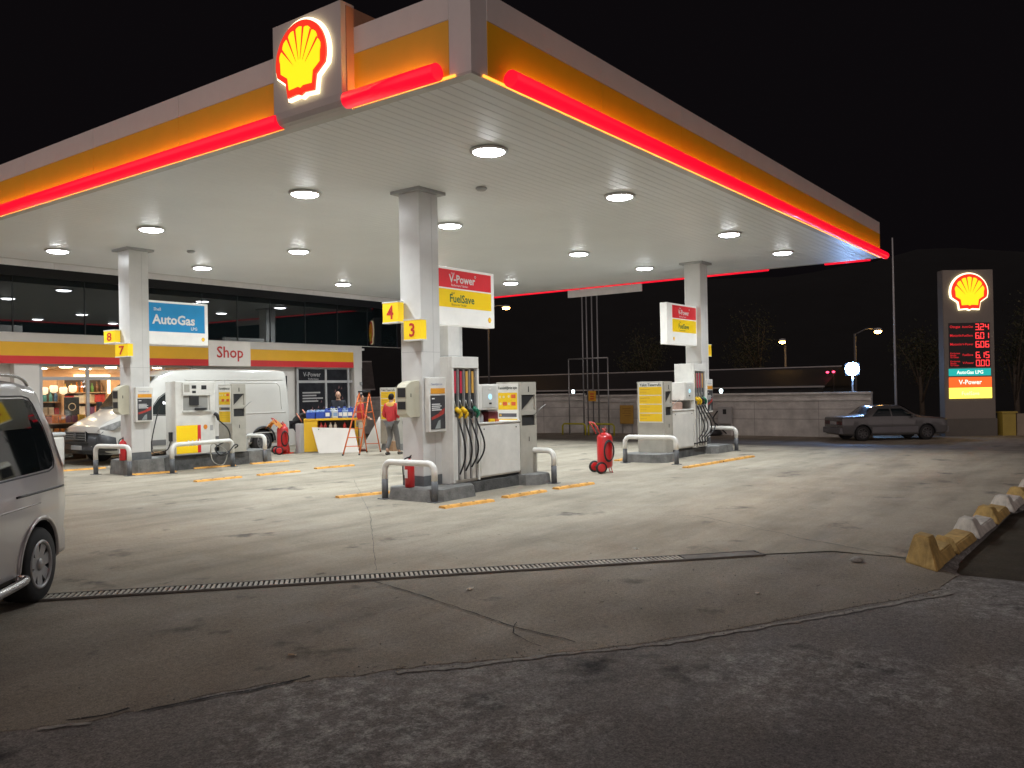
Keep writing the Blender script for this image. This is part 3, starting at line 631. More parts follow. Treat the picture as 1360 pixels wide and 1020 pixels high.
# grade signs
LIT = mat('sign_white_lit', (.78, .77, .72), .4, em=(1, .98, .92), es=.22)
REDL = mat('sign_red_lit', (.68, .03, .04), .4, em=(.9, .04, .05), es=.18); YELL = mat('sign_yellow_lit', (.86, .58, .01), .4, em=(1, .66, .01), es=.2); BLUL = mat('sign_blue_lit', (.01, .24, .5), .4, em=(.01, .28, .6), es=.2)
def grade(x0, x1, yf, z0, z1, kind, label, inner_left=True):
    o = ((x0 + x1) / 2, yf, z0); t = thing('grade_sign', label, 'sign', o, group='lit sign boxes on the columns')
    mb = MB(o); mb.box(x0, x1, yf, yf + .20, z0, z1, .012); mb.build('box', LIT, t)
    w = x1 - x0; h = z1 - z0; fn = plane_fn((x0, yf - .001, z0), *FACE['-y']); ua, ub = (.015, .94) if inner_left else (.17, .97)
    def rect(mb, u0, u1, v0, v1): mb.prism([(u0 * w, v0 * h), (u1 * w, v0 * h), (u1 * w, v1 * h), (u0 * w, v1 * h)], fn, .005)
    def T(items, m, name, par, al='LEFT', **k): text(name, [(s_, u * w, v * h, z * h) for s_, u, v, z in items], 1, lambda a, b, ww=0: fn(a, b, ww + .006), m, par, o, align=al, **k)
    if kind == 'gas':
        mb = MB(o); rect(mb, ua, ub, .29, .95); p = mb.build('blue_panel', BLUL, t)
        T([('AutoGas', .085, .47, .30)], TEXTW, 'brand_text', p, bold=.03); T([('Shell', .10, .77, .10), ('LPG', .70, .35, .10)], TEXTW, 'small_text', p, bold=.02)
    else:
        mb = MB(o); rect(mb, ua, ub, .645, .955); p = mb.build('red_panel', REDL, t); q = ua + (ub - ua) * .27; k = (ub - ua) / .925
        T([('V-Power', q - .03, .74, .195 * k), ], TEXTW, 'brand_text', p, bold=.025); T([('Shell', q, .88, .05), ('Performans Yakıtları', q, .675, .055 * k)], TEXTW, 'small_text', p, bold=.012)
        mb = MB(o); mb.tube([fn((q + .40 * k) * w + a, .885 * h + b, .007) for a, b in arc(.020, 0, 360, 12)[:-1]], .005, 5, closed=True); mb.build('round_mark', TEXTW, p)
        mb = MB(o); rect(mb, ua, ub, .31, .62); p = mb.build('yellow_panel', YELL, t)
        T([('FuelSave', q - .03, .40, .195 * k)], TEXTG, 'brand_text', p, bold=.018); T([('Shell', q, .54, .05), ('Ekonomik Yakıtlar', q, .34, .055 * k)], TEXTD, 'small_text', p)
    mb = MB(o); c = ((.91 if inner_left else .21) * w, .14 * h)
    fe = lambda u, v, ww=0: fn(u + c[0], v + c[1], ww)
    mb.prism([(x * .09, y * .10) for x, y in shell_outline(1)], fe, .004); mb.mi = 1; mb.prism([(x * .09, y * .10) for x, y in shell_inner()], lambda u, v, ww: fe(u, v, ww + .0045), .002); mb.build('emblem', [mat('small_emblem_orange', (.75, .25, .02), .5), YELL], t)
grade(11.0, 12.70, 9.83, 2.95, 3.98, 'fuel', 'white sign box with red and yellow fuel panels on the column numbered 3')
grade(10.88, 12.50, 18.71, 3.02, 4.05, 'gas', 'white sign box with a blue AutoGas panel')
grade(19.95, 21.76, 9.83, 2.89, 3.97, 'fuel', 'white sign box with red and yellow fuel panels on the far right column', False)
grade(19.95, 21.76, 18.71, 2.89, 3.97, 'fuel', 'red and yellow sign box half hidden behind the nearest column', False)

# LPG dispenser
o = (11.95, 18.68, .36); t = thing('gas_dispenser', 'white autogas dispenser with a yellow and red lower panel', 'gas pump', o)
mb = MB(o); mb.box(11.43, 12.50, 18.47, 18.90, .37, 2.13, .01); mb.build('body', DW, t)
fn = plane_fn((11.43, 18.468, .37), *FACE['-y'])
def R4(mb, u0, u1, v0, v1, a, d): mb.prism([(u0, v0), (u1, v0), (u1, v1), (u0, v1)], lambda u, v, w: fn(u, v, w + a), d)
def part(name, m, *rs, par=t):
    mb = MB(o)
    for r_ in rs: R4(mb, *r_)
    return mb.build(name, m, par)
part('yellow_panel', YELL, (.01, .57, .03, .70, 0, .006)); part('red_stripe', REDS, (.575, .66, .03, .70, 0, .006))
hd = part('head_panel', DW, (.17, .98, 1.42, 1.72, 0, .05), (.17, .98, 1.02, 1.04, 0, .05))
part('recess', mat('recess_grey', (.3, .3, .28), .4), (.20, .86, 1.06, 1.40, 0, .004))
part('recess_cheek', DW, (.90, 1.02, 1.05, 1.41, 0, .045))
part('display', DARK, (.40, .52, 1.58, 1.66, .051, .003), (.66, .80, 1.56, 1.66, .051, .003), (.41, .51, 1.47, 1.53, .051, .003), par=hd)
part('keypad', GREYM, (.20, .34, 1.50, 1.68, .051, .003), par=hd)
part('meter', DARK, (.36, .60, 1.18, 1.40, .005, .03)); part('card_reader', DARK, (.50, .78, 1.06, 1.11, .005, .08))
part('label_plate', CAPG, (.92, 1.0, .55, .68, 0, .003))
for q in (.30, .41, .52): part('white_bar', TEXTW, (q, q + .04, .20, .34, .007, .002))
part('white_bar', TEXTW, (.60, .64, .22, .36, .007, .002))
mb = MB(o); mb.prism([(.79 + x * .11, .64 + y * .12) for x, y in shell_outline(1)], fn, .004); mb.build('emblem', mat('small_emblem_orange'), t)
mb = MB(o); mb.tube([(12.46, 18.43, 1.34), (12.50, 18.38, 1.28), (12.52, 18.36, 1.16)], [.05, .045, .03], 9); mb.build('nozzle', DARK, t, True)
P = [(12.52, 18.36, 1.16), (12.70, 18.25, .95), (12.72, 18.2, .70), (12.45, 18.1, .62), (12.2, 18.05, .5), (12.3, 18.0, .33), (12.5, 18.0, .35), (12.75, 18.05, .55), (12.9, 18.15, .5), (12.6, 18.2, .36), (12.35, 18.2, .30)]
def smooth(P, n=6):
    out = []; P = [Vector(p) for p in P]
    for i in range(len(P) - 1):
        a, b, c, d = P[max(i - 1, 0)], P[i], P[i + 1], P[min(i + 2, len(P) - 1)]
        for k in range(n):
            q = k / n; out.append(.5 * ((2 * b) + (c - a) * q + (2 * a - 5 * b + 4 * c - d) * q * q + (3 * b - a - 3 * c + d) * q ** 3))
    return out + [P[-1]]
mb = MB(o); mb.tube(smooth(P), .016, 8); mb.build('hose', BLACK, t)
mb = MB(o); mb.tube(smooth([(12.5, 18.44, .6), (12.25, 18.3, .55), (12.1, 18.0, .2), (12.35, 17.95, .1), (12.5, 18.02, .4), (12.2, 18.1, .62)]), .012, 7); mb.build('hose', mat('hose_grey', (.25, .24, .2), .5), t)
mb = MB(o); mb.tube(smooth([(11.43, 18.7, .72), (11.3, 18.66, .5), (11.0, 18.8, .5), (11.25, 19.0, 1.25), (11.42, 18.95, 1.75)]), .014, 7); mb.build('hose', BLACK, t)
mb = MB(o); mb.box(11.385, 11.43, 18.6, 18.72, .70, .92, .01); mb.build('valve', DARK, t)

# fire extinguishers
def extinguisher(x, y, z, label):
    o = (x, y, z); t = thing('fire_extinguisher', label, 'fire extinguisher', o, group='small red extinguishers by the columns')
    mb = MB(o); mb.lathe([(.07, z + .0), (.082, z + .015), (.082, z + .38), (.06, z + .43), (.025, z + .455), (.022, z + .48)], (x, y, 0), 20); mb.build('cylinder', REDP, t)
    mb = MB(o); mb.tube([(x, y, z + .48), (x, y, z + .51)], .02, 10); mb.tube([(x - .005, y - .0, z + .50), (x - .03, y - .07, z + .535)], .01, 6); mb.tube([(x, y, z + .505), (x - .03, y - .07, z + .505)], .008, 6); mb.build('valve', DARK, t)
    mb = MB(o); mb.tube(smooth([(x, y + .02, z + .50), (x - .03, y + .10, z + .45), (x - .03, y + .125, z + .3), (x - .02, y + .115, z + .12)]), .011, 7); mb.build('hose', BLACK, t)
    mb = MB(o); mb.box(x - .086, x - .0815, y - .03, y + .03, z + .16, z + .3); mb.build('label_plate', TEXTW, t)
extinguisher(10.33, 9.84, .195, 'red fire extinguisher behind the hoop rail by the column numbered 3 and 4')
extinguisher(10.3, 18.80, .33, 'red fire extinguisher behind the hoop rail by the column numbered 7 and 8')

def trolley(x, y, rz, label):
    t = thing('wheeled_extinguisher', label, 'wheeled extinguisher', (x, y, 0), rz, 'big red extinguishers on wheels')
    mb = MB(); mb.lathe([(.10, .10), (.155, .13), (.165, .18), (.165, .74), (.14, .80), (.07, .84), (.03, .85)], (0, 0, 0), 24); mb.build('cylinder', REDP, t)
    mb = MB(); mb.tube([(0, 0, .84), (0, 0, .93)], .03, 10); mb.tube([(-.05, 0, .92), (.05, 0, .92)], .018, 8); mb.tube([(0, .0, .93), (.0, -.05, .97)], .012, 6); mb.build('valve', mat('valve_red', (.4, .05, .04), .4), t)
    for s in (-1, 1):
        yy = s * .13
        mb = MB(); mb.tube([(-.14, yy, .82), (-.22, yy, .98), (-.29, yy, 1.07)], .014, 7); mb.build('handle_arm', mat('trolley_frame_red', (.6, .06, .05), .4), t)
        mb = MB(); mb.lathe([(.055, s * .20 - .022), (.10, s * .20 - .024), (.125, s * .20 - .012), (.125, s * .20 + .012), (.10, s * .20 + .024), (.055, s * .20 + .022)], (-.16, 0, .125), 24, 'y'); w = mb.build('wheel', BLACK, t)
        mb = MB(); mb.lathe([(.01, s * .20 - .03), (.06, s * .20 - .027), (.088, s * .20 - .0245), (.088, s * .20 + .0245), (.06, s * .20 + .027), (.01, s * .20 + .03)], (-.16, 0, .125), 20, 'y'); mb.build('rim', REDP, w)
    mb = MB(); mb.tube([(-.29, -.13, 1.07), (-.29, .13, 1.07)], .014, 8); mb.build('handle', mat('trolley_frame_red'), t)
    mb = MB(); mb.tube([(-.16, -.2, .125), (-.16, .2, .125)], .014, 8); mb.build('axle', DARK, t)
    mb = MB(); mb.tube([(.10, -.07, .14), (.14, -.07, .01), (.14, .07, .01), (.10, .07, .14)], .011, 7); mb.build('stand_foot', REDP, t)
    for q in range(3):
        mb = MB(); mb.tube([(.02 + .105 * math.cos(a), -.178 - .014 * q, .47 + (.225 - .012 * q) * math.sin(a)) for a in [k * 2 * PI / 26 for k in range(26)]], .0125, 7, closed=True); mb.build('hose', BLACK, t)
    return t
trolley(15.55, 9.16, math.radians(-38), 'big red wheeled fire extinguisher standing alone on the concrete')
trolley(16.1, 20.45, math.radians(-25), 'big red wheeled fire extinguisher with an orange cloth over it')

# kerb strips (parking stops)
KY = mat('kerb_strip_orange', (.72, .36, .07), .7, var=.35, vs=7, bump=.3, bs=30)
kf = None
strips = [((9.72, 8.6), (10.74, 8.44), 'in front of the nearest pump'), ((11.14, 8.5), (12.22, 8.42), 'beside the nearest service bin'), ((12.55, 8.42), (13.6, 8.3), 'past the hoop rail toward the wheeled extinguisher'),
          ((9.85, 11.0), (10.72, 10.75), 'left of the column numbered 3 and 4'), ((10.0, 21.1), (10.95, 20.9), 'under the nose of the white van'), ((10.2, 18.44), (11.28, 18.2), 'below the column numbered 7 and 8'),
          ((11.9, 18.55), (12.95, 18.3), 'in front of the gas dispenser'), ((10.07, 15.72), (11.24, 15.62), 'nearest of the row left of centre'), ((13.38, 18.3), (14.44, 18.1), 'beside the van rear wheel'),
          ((11.62, 15.6), (12.62, 15.5), 'second of the row left of centre'), ((13.32, 15.66), (14.23, 15.5), 'third of the row left of centre'), ((17.15, 8.08), (18.8, 7.98), 'in front of the far right plinth'), ((18.9, 7.98), (20.55, 7.88), 'at the far end of the far right plinth'), ((18.0, 10.32), (19.2, 10.4), 'behind the bin with four yellow panels')]
for a, b, w in strips:
    a, b = Vector(a), Vector(b); L0 = (b - a).length; ang = math.atan2(b.y - a.y, b.x - a.x); c = (a + b) / 2
    if kf is None or L0 > 1.3:
        t = thing('wheel_stop', 'worn orange wheel stop strip ' + w, 'wheel stop', (c.x, c.y, .004), ang, 'orange wheel stops on the forecourt')
        mb = MB(); pr = [(-.085, 0), (-.06, .035), (.06, .035), (.085, 0)]
        mb.prism(pr, lambda u, v, ww: Vector((-L0 / 2 + ww, u, v)), L0); mb.build('strip', KY, t)
        n = int(L0 / .25)
        for q in range(n):
            mb = MB(); mb.lathe([(.02, .036), (.022, .0385), (.001, .039)], (-L0 / 2 + (q + .5) * L0 / n, 0, 0), 10); mb.build('bolt_hole', CONCD, t)
        if kf is None: kf = t
    else: copy_tree(kf, (c.x, c.y, .004), ang, 'worn orange wheel stop strip ' + w)

# ------------------------------------------------------------------ shop building
YS = 23.6
o = (16, YS, 0); sh = thing('shop_building', 'petrol station shop with yellow and red fascia under a dark glazed upper floor', 'shop building', o)
SW = mat('shop_white', (.66, .62, .57), .45, var=.05); FRM = mat('window_frame_grey', (.42, .41, .40), .4)
def sb(name, m, *bs, par=sh, bev=0):
    mb = MB(o)
    for b in bs: mb.box(*b, bev=bev)
    return mb.build(name, m, par)
XS0, XS1 = 2.0, 22.26
sb('fascia', SW, (XS0, XS1, YS, YS + .55, 2.70, 3.51), bev=.01)
for a, b in ((XS0, 15.75), (17.3, XS1 - .40)):
    sb('yellow_band', YELF, (a, b, YS - .012, YS - .001, 2.912, 3.275)); sb('red_band', REDS, (a, b, YS - .014, YS - .001, 2.705, 2.910))
ss = sb('name_board', mat('name_board_white', (.72, .68, .62), .4, em=(1, .9, .8), es=.12), (15.75, 17.3, YS - .05, YS - .001, 2.70, 3.50), bev=.008)
text('lettering', 'Shop', .50, plane_fn((16.52, YS - .052, 2.98), *FACE['-y']), TEXTR, ss, o, bold=.015)
sb('corner_pillar', SW, (XS1 - .36, XS1 + .02, YS + .0, YS + .5, 0, 2.699)); sb('corner_pillar', SW, (XS1 - .36, XS1 + .02, YS - .02, YS - .001, 2.69, 3.52))
sb('pillar', SW, (10.05, 10.68, YS + .05, YS + .5, 0, 2.699)); sb('pillar', SW, (6.0, 6.6, YS + .05, YS + .5, 0, 2.699))
for q in ((XS1 - .1, XS1 + .02, YS + .5, 34, 0, 3.5), (15.3, 19.3, YS + .2, YS + .4, 0, 2.699), (2, 10.05, YS + .3, YS + .4, 0, 2.699)): sb('wall', SW, q)
sb('side_lamp', WHITE, (XS1 + .021, XS1 + .22, YS + .05, YS + .15, 3.36, 3.44)); sb('wall_box', CAPG, (XS1 - .1, XS1 - .02, YS - .06, YS - .001, 2.05, 2.17))
# upper glazing: dark reflective
ug = mat('upper_glass', (.010, .016, .018), .015, var=.1, spec=.9)
xs = [2.0, 5.2, 7.1, 8.4, 10.1, 12.0, 13.9, 15.7, 17.0, 18.3, 19.8, 21.3, 22.8, 24.4]
for a, b in zip(xs, xs[1:]):
    mb = MB(o); tl = .004 * math.sin(a * 7)
    mb.prism([(a + .012, 3.53), (b - .012, 3.53), (b - .012, 5.02), (a + .012, 5.02)], lambda u, v, w: Vector((u, YS + .22 + (v - 3.5) * -.006 + (u - a) * tl * .5 + w, v)), .012); mb.build('upper_window', ug, sh)
sb('upper_mullion', mat('mullion_dark', (.03, .035, .035), .4), *[(x - .008, x + .008, YS + .19, YS + .215, 3.52, 5.03) for x in xs])
sb('upper_band', mat('upper_band_dark', (.022, .022, .022), .6), (2, 24.5, YS + .15, YS + .3, 5.03, 6.9))
sb('upper_back', DARK, (2, 24.5, YS + .40, YS + .45, 3.52, 6.9))
sb('ledge', SW, (2, 24.4, YS + .01, YS + .2, 3.511, 3.525)); sb('flat_roof', DARK, (2, 24.5, YS + .3, 34, 6.85, 6.9))
# shop windows
GL = bpy.data.materials.new('clear_glass'); GL.use_nodes = True; nt = GL.node_tree
for n in list(nt.nodes): nt.nodes.remove(n)
oo = nt.nodes.new('ShaderNodeOutputMaterial'); mx = nt.nodes.new('ShaderNodeMixShader'); tr = nt.nodes.new('ShaderNodeBsdfTransparent'); gl = nt.nodes.new('ShaderNodeBsdfGlossy'); fr = nt.nodes.new('ShaderNodeFresnel')
tr.inputs[0].default_value = (.93, .95, .94, 1); gl.inputs['Roughness'].default_value = .02
nt.links.new(fr.outputs[0], mx.inputs[0]); nt.links.new(tr.outputs[0], mx.inputs[1]); nt.links.new(gl.outputs[0], mx.inputs[2]); nt.links.new(mx.outputs[0], oo.inputs[0])
def window(x0, x1, mull, zt, glass, z0=.0):
    fr_ = sb('window', FRM, (x0, x1, YS + .10, YS + .16, z0, z0 + .06), (x0, x1, YS + .10, YS + .16, zt - .05, zt + .04), (x0, x1, YS + .10, YS + .16, 2.64, 2.699), *[(m_ - .04, m_ + .04, YS + .095, YS + .165, z0, 2.699) for m_ in mull])
    ms = list(mull)
    for a, b in zip(ms, ms[1:]): sb('pane', glass, (a + .035, b - .035, YS + .125, YS + .133, z0 + .05, zt - .04), (a + .035, b - .035, YS + .125, YS + .133, zt + .03, 2.65), par=fr_)
    return fr_
window(10.70, 15.28, (10.74, 12.0, 13.2, 14.3, 15.24), 2.32, GL)
wp = window(19.3, XS1 - .37, (19.34, 20.62, XS1 - .41 - .35 + .2), 2.20, mat('poster_glass', (.030, .030, .034), .12, var=.4, vs=4))
fn = plane_fn((19.4, YS + .12, 0), *FACE['-y'])
text('window_text', [('V-Power', .20, 2.38, .22), ('Performans', .42, 2.26, .10)], 1, fn, mat('window_print', (.40, .38, .37), .6), wp, o, align='LEFT', bold=.01)
mb = MB(o)
for q, w_ in enumerate((.80, .62, .92, .70)): mb.prism([(.16, 1.78 - .10 * q), (.16 + w_, 1.78 - .10 * q), (.16 + w_, 1.83 - .10 * q), (.16, 1.83 - .10 * q)], fn, .003)
mb.build('window_print', mat('window_print'), wp)
mb = MB(o)
for q in range(26):
    u = random.uniform(.3, 1.15) if q < 12 else random.uniform(1.35, 2.1); v = random.uniform(.8, 1.5) if q < 12 else random.uniform(.9, 2.0); r_ = random.uniform(.02, .06)
    mb.prism([(u, v), (u + r_ * 1.6, v + r_ * .5), (u + r_, v + r_ * 2.2)], fn, .002)
mb.build('window_picture', mat('window_pink', (.20, .09, .09), .6, var=.5, vs=9), wp)
# interior
WARM = mat('interior_wall', (.75, .46, .27), .7, var=.1)
sb('interior_wall', WARM, (10.2, 19, 28.6, 28.7, 0, 2.9), (10.1, 10.2, YS + .5, 28.7, 0, 2.9), (18.9, 19, YS + .5, 28.6, 0, 2.9))
sb('interior_floor', mat('interior_tile', (.5, .42, .34), .3), (10.2, 18.9, YS + .2, 28.6, .006, .02)); sb('interior_ceiling', mat('interior_ceiling', (.7, .62, .52), .6), (10.2, 18.9, YS + .2, 28.6, 2.72, 2.76))
WL = mat('interior_lamp', (1, .9, .7), .4, em=(1, .78, .52), es=60)
k = 0
for lx in (11.2, 12.6, 14.0, 15.6):
    for ly in (24.6, 26.2, 27.8):
        mb = MB((lx, ly, 2.72)); mb.lathe([(.001, 2.70), (.15, 2.70), (.17, 2.719)], (lx, ly, 0), 18); ob = mb.build('shop_ceiling_lamp', WL); ob.location = (lx, ly, 2.72); k += 1
        tag(ob, 'round warm shop ceiling lamp, %s, %s from the left pillar' % (['behind the glass', 'in the middle', 'at the back wall'][(24.6, 26.2, 27.8).index(ly)], ['first', 'second', 'third', 'fourth'][(11.2, 12.6, 14.0, 15.6).index(lx)]), 'ceiling light', 'ceiling lamps inside the shop')
sb('glow_panel', mat('menu_panel', (1, .9, .7), .4, em=(1, .84, .55), es=2.6), (14.0, 15.2, 28.5, 28.59, 1.9, 2.55))
# shelves with goods
SHF = mat('shelf_wood', (.55, .36, .22), .55)
prod_c = {'orange': (.75, .25, .04), 'yellow': (.8, .55, .08), 'red': (.6, .05, .05), 'green': (.15, .35, .08), 'cream': (.75, .6, .42), 'blue': (.06, .18, .4), 'purple': (.2, .08, .2), 'pink': (.7, .3, .25), 'brown': (.2, .09, .04), 'white': (.75, .7, .62), 'teal': (.08, .35, .38)}
pm = {c: mat('pack_' + c + '_gloss', v, .35, var=.25, vs=14) for c, v in prod_c.items()}
proto = {}
def product(kind, col):
    key = (kind, col)
    mb = MB()
    if kind == 'bottle': mb.lathe([(.038, 0), (.04, .01), (.04, .15), (.016, .20), (.016, .235), (.018, .24), (.018, .255)], n=12)
    elif kind == 'bag':
        mb.prism([(-.07, 0), (.07, 0), (.082, .04), (.075, .17), (.085, .21), (-.085, .21), (-.075, .17), (-.082, .04)], lambda u, v, w: Vector((u, -.035 + w * (1 if .02 < v < .19 else .5), v)), .07)
    else: mb.box(-.055, .055, -.04, .04, 0, .17, .008)
    return mb.build({'bottle': 'drink_bottle', 'bag': 'snack_bag', 'box': 'goods_box'}[kind], pm[col])
ordn = ['first', 'second', 'third', 'fourth', 'fifth', 'sixth', 'seventh', 'eighth', 'ninth', 'tenth', 'eleventh', 'twelfth']
used = set()
def shelf(x0, x1, y0, y1, levels, zt, desc, kinds):
    oo_ = ((x0 + x1) / 2, (y0 + y1) / 2, 0); t = thing('shop_shelf', desc, 'shelf', oo_, group='shelves inside the shop')
    mb = MB(oo_); mb.box(x0, x1, y1 - .03, y1, 0.02, zt); mb.build('back_panel', mat('shelf_back', (.13, .09, .07), .6), t)
    for xx in (x0, x1 - .04): mb = MB(oo_); mb.box(xx, xx + .04, y0, y1 - .031, 0.02, zt); mb.build('side_panel', SHF, t)
    for lv, (z, kd, cols) in enumerate(zip(levels, kinds[0], kinds[1])):
        mb = MB(oo_); mb.box(x0 + .041, x1 - .041, y0, y1 - .031, z - .03, z); mb.build('shelf_board', SHF, t)
        n = int((x1 - x0 - .12) / .155)
        for q in range(min(n, 11)):
            col = cols[(q // 2) % len(cols)]; key = (kd, col)
            if key not in proto: ob = proto[key] = product(kd, col)
            else: ob = proto[key].copy(); C.objects.link(ob)
            ob.location = (x0 + .13 + q * (x1 - x0 - .26) / max(1, n - 1), y0 + .08 + random.uniform(0, .06), z + .001); ob.rotation_euler = (0, 0, random.uniform(-.2, .2)); s_ = random.uniform(1.05, 1.3); ob.scale = (s_, s_, s_)
            tag(ob, '%s %s, %s on %s board of %s' % (col, {'bottle': 'bottle', 'bag': 'snack bag', 'box': 'carton'}[kd], ordn[q], ['lowest', 'second', 'third', 'top'][lv], desc), {'bottle': 'bottle', 'bag': 'snack bag', 'box': 'carton'}[kd], 'goods on the shop shelves')
shelf(11.0, 12.5, 24.4, 24.8, [.35, .72, 1.08], 1.25, 'low wooden shelf behind the shop window', (['bag', 'box', 'box'], [['brown', 'purple'], ['cream', 'orange'], ['pink', 'orange', 'purple', 'yellow', 'red']]))
shelf(12.85, 14.25, 26.9, 27.3, [.9, 1.25, 1.62, 1.95], 2.35, 'tall drinks shelf in the shop', (['box', 'bag', 'bag', 'bottle'], [['brown', 'red'], ['pink', 'white', 'purple'], ['red', 'white', 'cream'], ['yellow', 'orange', 'green', 'brown']]))
shelf(14.4, 16.0, 26.0, 26.4, [.8, 1.15, 1.5, 1.85], 2.1, 'snack shelf with pink bags in the shop', (['box', 'bag', 'bag', 'bag'], [['orange', 'brown'], ['green', 'pink'], ['white', 'pink', 'red'], ['pink', 'white', 'red']]))
shelf(11.3, 12.2, 25.6, 26.0, [.9, 1.3, 1.68], 2.05, 'shelf of blue bottles in the shop', (['box', 'box', 'bottle'], [['red', 'orange'], ['red', 'white'], ['blue', 'teal', 'blue']]))
shelf(12.75, 14.1, 24.5, 24.85, [.5, .95], 1.05, 'low shelf of red goods in the shop', (['bag', 'bag'], [['red', 'orange'], ['red', 'orange', 'pink']]))
t = thing('display_sign', 'black upright display sign with a pale emblem inside the shop', 'display sign', (12.15, 24.95, 0))
mb = MB(); mb.box(-.22, .22, -.02, .02, .75, 1.80, .02); mb.build('panel', DARK, t); mb = MB(); mb.box(-.03, .03, -.02, .02, .0, .75); mb.box(-.2, .2, -.12, .12, .02, .04); mb.build('stand', DARK, t)
mb = MB(); mb.tube([Vector((.10 * math.cos(a), -.024, 1.52 + .10 * math.sin(a))) for a in [k * 2 * PI / 18 for k in range(18)]], .012, 6, closed=True); mb.build('emblem', pm['cream'], t)
t = thing('lit_canopy_sign', 'row of glowing white cups hanging inside the shop', 'lit sign', (11.9, 25.2, 1.9))
for q in range(4):
    mb = MB(); mb.lathe([(.03, -.02), (.10, .02), (.11, .16), (.08, .20)], (-.4 + q * .27, 0, .05 * (q % 2)), 12); mb.build('cup', mat('cup_glow', (1, .85, .65), .5, em=(1, .75, .5), es=1.1), t)

# ------------------------------------------------------------------ vehicles
def body_loft(mb, st, fr, segs=1):
    """st: list of (x, [ (y, z) ... ] half profile bottom->top centre)"""
    rings = []
    for x, prof in st:
        ring = [mb.v((x, -y, z)) for y, z in prof] + [mb.v((x, y, z)) for y, z in prof[::-1][1:-1]]
        rings.append(ring)
    n = len(rings[0])
    for A, B in zip(rings, rings[1:]):
        for k in range(n): mb.f([A[k], A[(k + 1) % n], B[(k + 1) % n], B[k]])
    mb.f(rings[0][::-1]); mb.f(rings[-1])
def interp(tab, x):
    if x <= tab[0][0]: return tab[0][1]
    for (a, va), (b, vb) in zip(tab, tab[1:]):
        if x <= b:
            q = (x - a) / (b - a); q = q * q * (3 - 2 * q) * .35 + q * .65
            return tuple(i + (j - i) * q for i, j in zip(va, vb)) if isinstance(va, tuple) else va + (vb - va) * q
    return tab[-1][1]
class Car:
    """stations table: x -> (z_bottom, z_belt, z_top, hw_low, hw_belt, hw_top)"""
    def __init__(s, tab, n=44):
        s.tab = tab; x0, x1 = tab[0][0], tab[-1][0]; s.xs = sorted(set([x0 + (x1 - x0) * i / n for i in range(n + 1)] + [t_[0] for t_ in tab]))
    def prof(s, x):
        zb, zl, zt, wl, wb, wt = interp(s.tab, x); h = zt - zl; c = min(.09, h * .3)
        return [(0.0, zb), (wl * .9, zb), (wl, zb + .07), (wb * 1.0, zb + (zl - zb) * .55), (wb * .985, zl), (wb + (wt - wb) * .5, zl + h * .48), (wt, zt - c), (wt - c * .55, zt - c * .28), (wt - c * 1.8, zt - .004), (0.0, zt + (.02 if h > .2 else .012))]
    def side(s, x, z):
        p = s.prof(x)[1:9]
        for (ya, za), (yb, zb) in zip(p, p[1:]):
            if za <= z <= zb and zb > za: return ya + (yb - ya) * (z - za) / (zb - za)
        return p[-1][0]
    def body(s, name, m, t, arches=(), r=.36):
        mb = MB(); body_loft(mb, [(x, s.prof(x)) for x in s.xs], None); o_ = mb.build(name, [m, DARK], t)
        if arches:
            cb = MB(); cb.mi = 1
            for ax in arches:
                for sg_ in (-1, 1):
                    w = s.tab[0][1][4]; cb.lathe([(r, -.30), (r, .30)], (ax[0], sg_ * (ax[2] + .05), ax[1]), 30, 'y')
            co = cb.build('cut', [m, DARK], t); md = o_.modifiers.new('b', 'BOOLEAN'); md.object = co; md.solver = 'EXACT'; md.operation = 'DIFFERENCE'
            dg = bpy.context.evaluated_depsgraph_get(); dg.update(); me = bpy.data.meshes.new_from_object(o_.evaluated_get(dg)); o_.modifiers.clear(); old = o_.data; o_.data = me; bpy.data.objects.remove(co)
        me = o_.data
        for p in me.polygons: p.use_smooth = True
        try: me.set_sharp_from_angle(angle=math.radians(32))
        except Exception: pass
        return o_
    def patch(s, name, pts, m, t, sg_=-1, off=.006, th=.004):
        """panel that follows the flank: outline pts (x, z) densified"""
        P = []
        for a, b in zip(pts, pts[1:] + pts[:1]):
            n = max(1, int(math.hypot(b[0] - a[0], b[1] - a[1]) / .12))
            P += [(a[0] + (b[0] - a[0]) * i / n, a[1] + (b[1] - a[1]) * i / n) for i in range(n)]
        mb = MB(); xa, xb = min(p[0] for p in P), max(p[0] for p in P)
        f = mb.poly([(x, 0, z) for x, z in P]); k = xa + .15
        while k < xb: bmesh.ops.bisect_plane(mb.b, geom=list(mb.b.verts) + list(mb.b.edges) + list(mb.b.faces), plane_co=(k, 0, 0), plane_no=(1, 0, 0)); k += .15
        z_, zb_ = min(p[1] for p in P), max(p[1] for p in P); k = z_ + .1
        while k < zb_: bmesh.ops.bisect_plane(mb.b, geom=list(mb.b.verts) + list(mb.b.edges) + list(mb.b.faces), plane_co=(0, 0, k), plane_no=(0, 0, 1)); k += .1
        for v in mb.b.verts: v.co.y = sg_ * (s.side(v.co.x, v.co.z) + off)
        o_ = mb.build(name, m, t)
        return o_
    def line(s, name, pts, m, t, sg_=-1, r=.006):
        P = []
        for a, b in zip(pts, pts[1:]):
            n = max(1, int(math.hypot(b[0] - a[0], b[1] - a[1]) / .08)); P += [(a[0] + (b[0] - a[0]) * i / n, a[1] + (b[1] - a[1]) * i / n) for i in range(n)]
        P.append(pts[-1]); mb = MB(); mb.tube([(x, sg_ * (s.side(x, z) + .001), z) for x, z in P], r, 5); return mb.build(name, m, t)
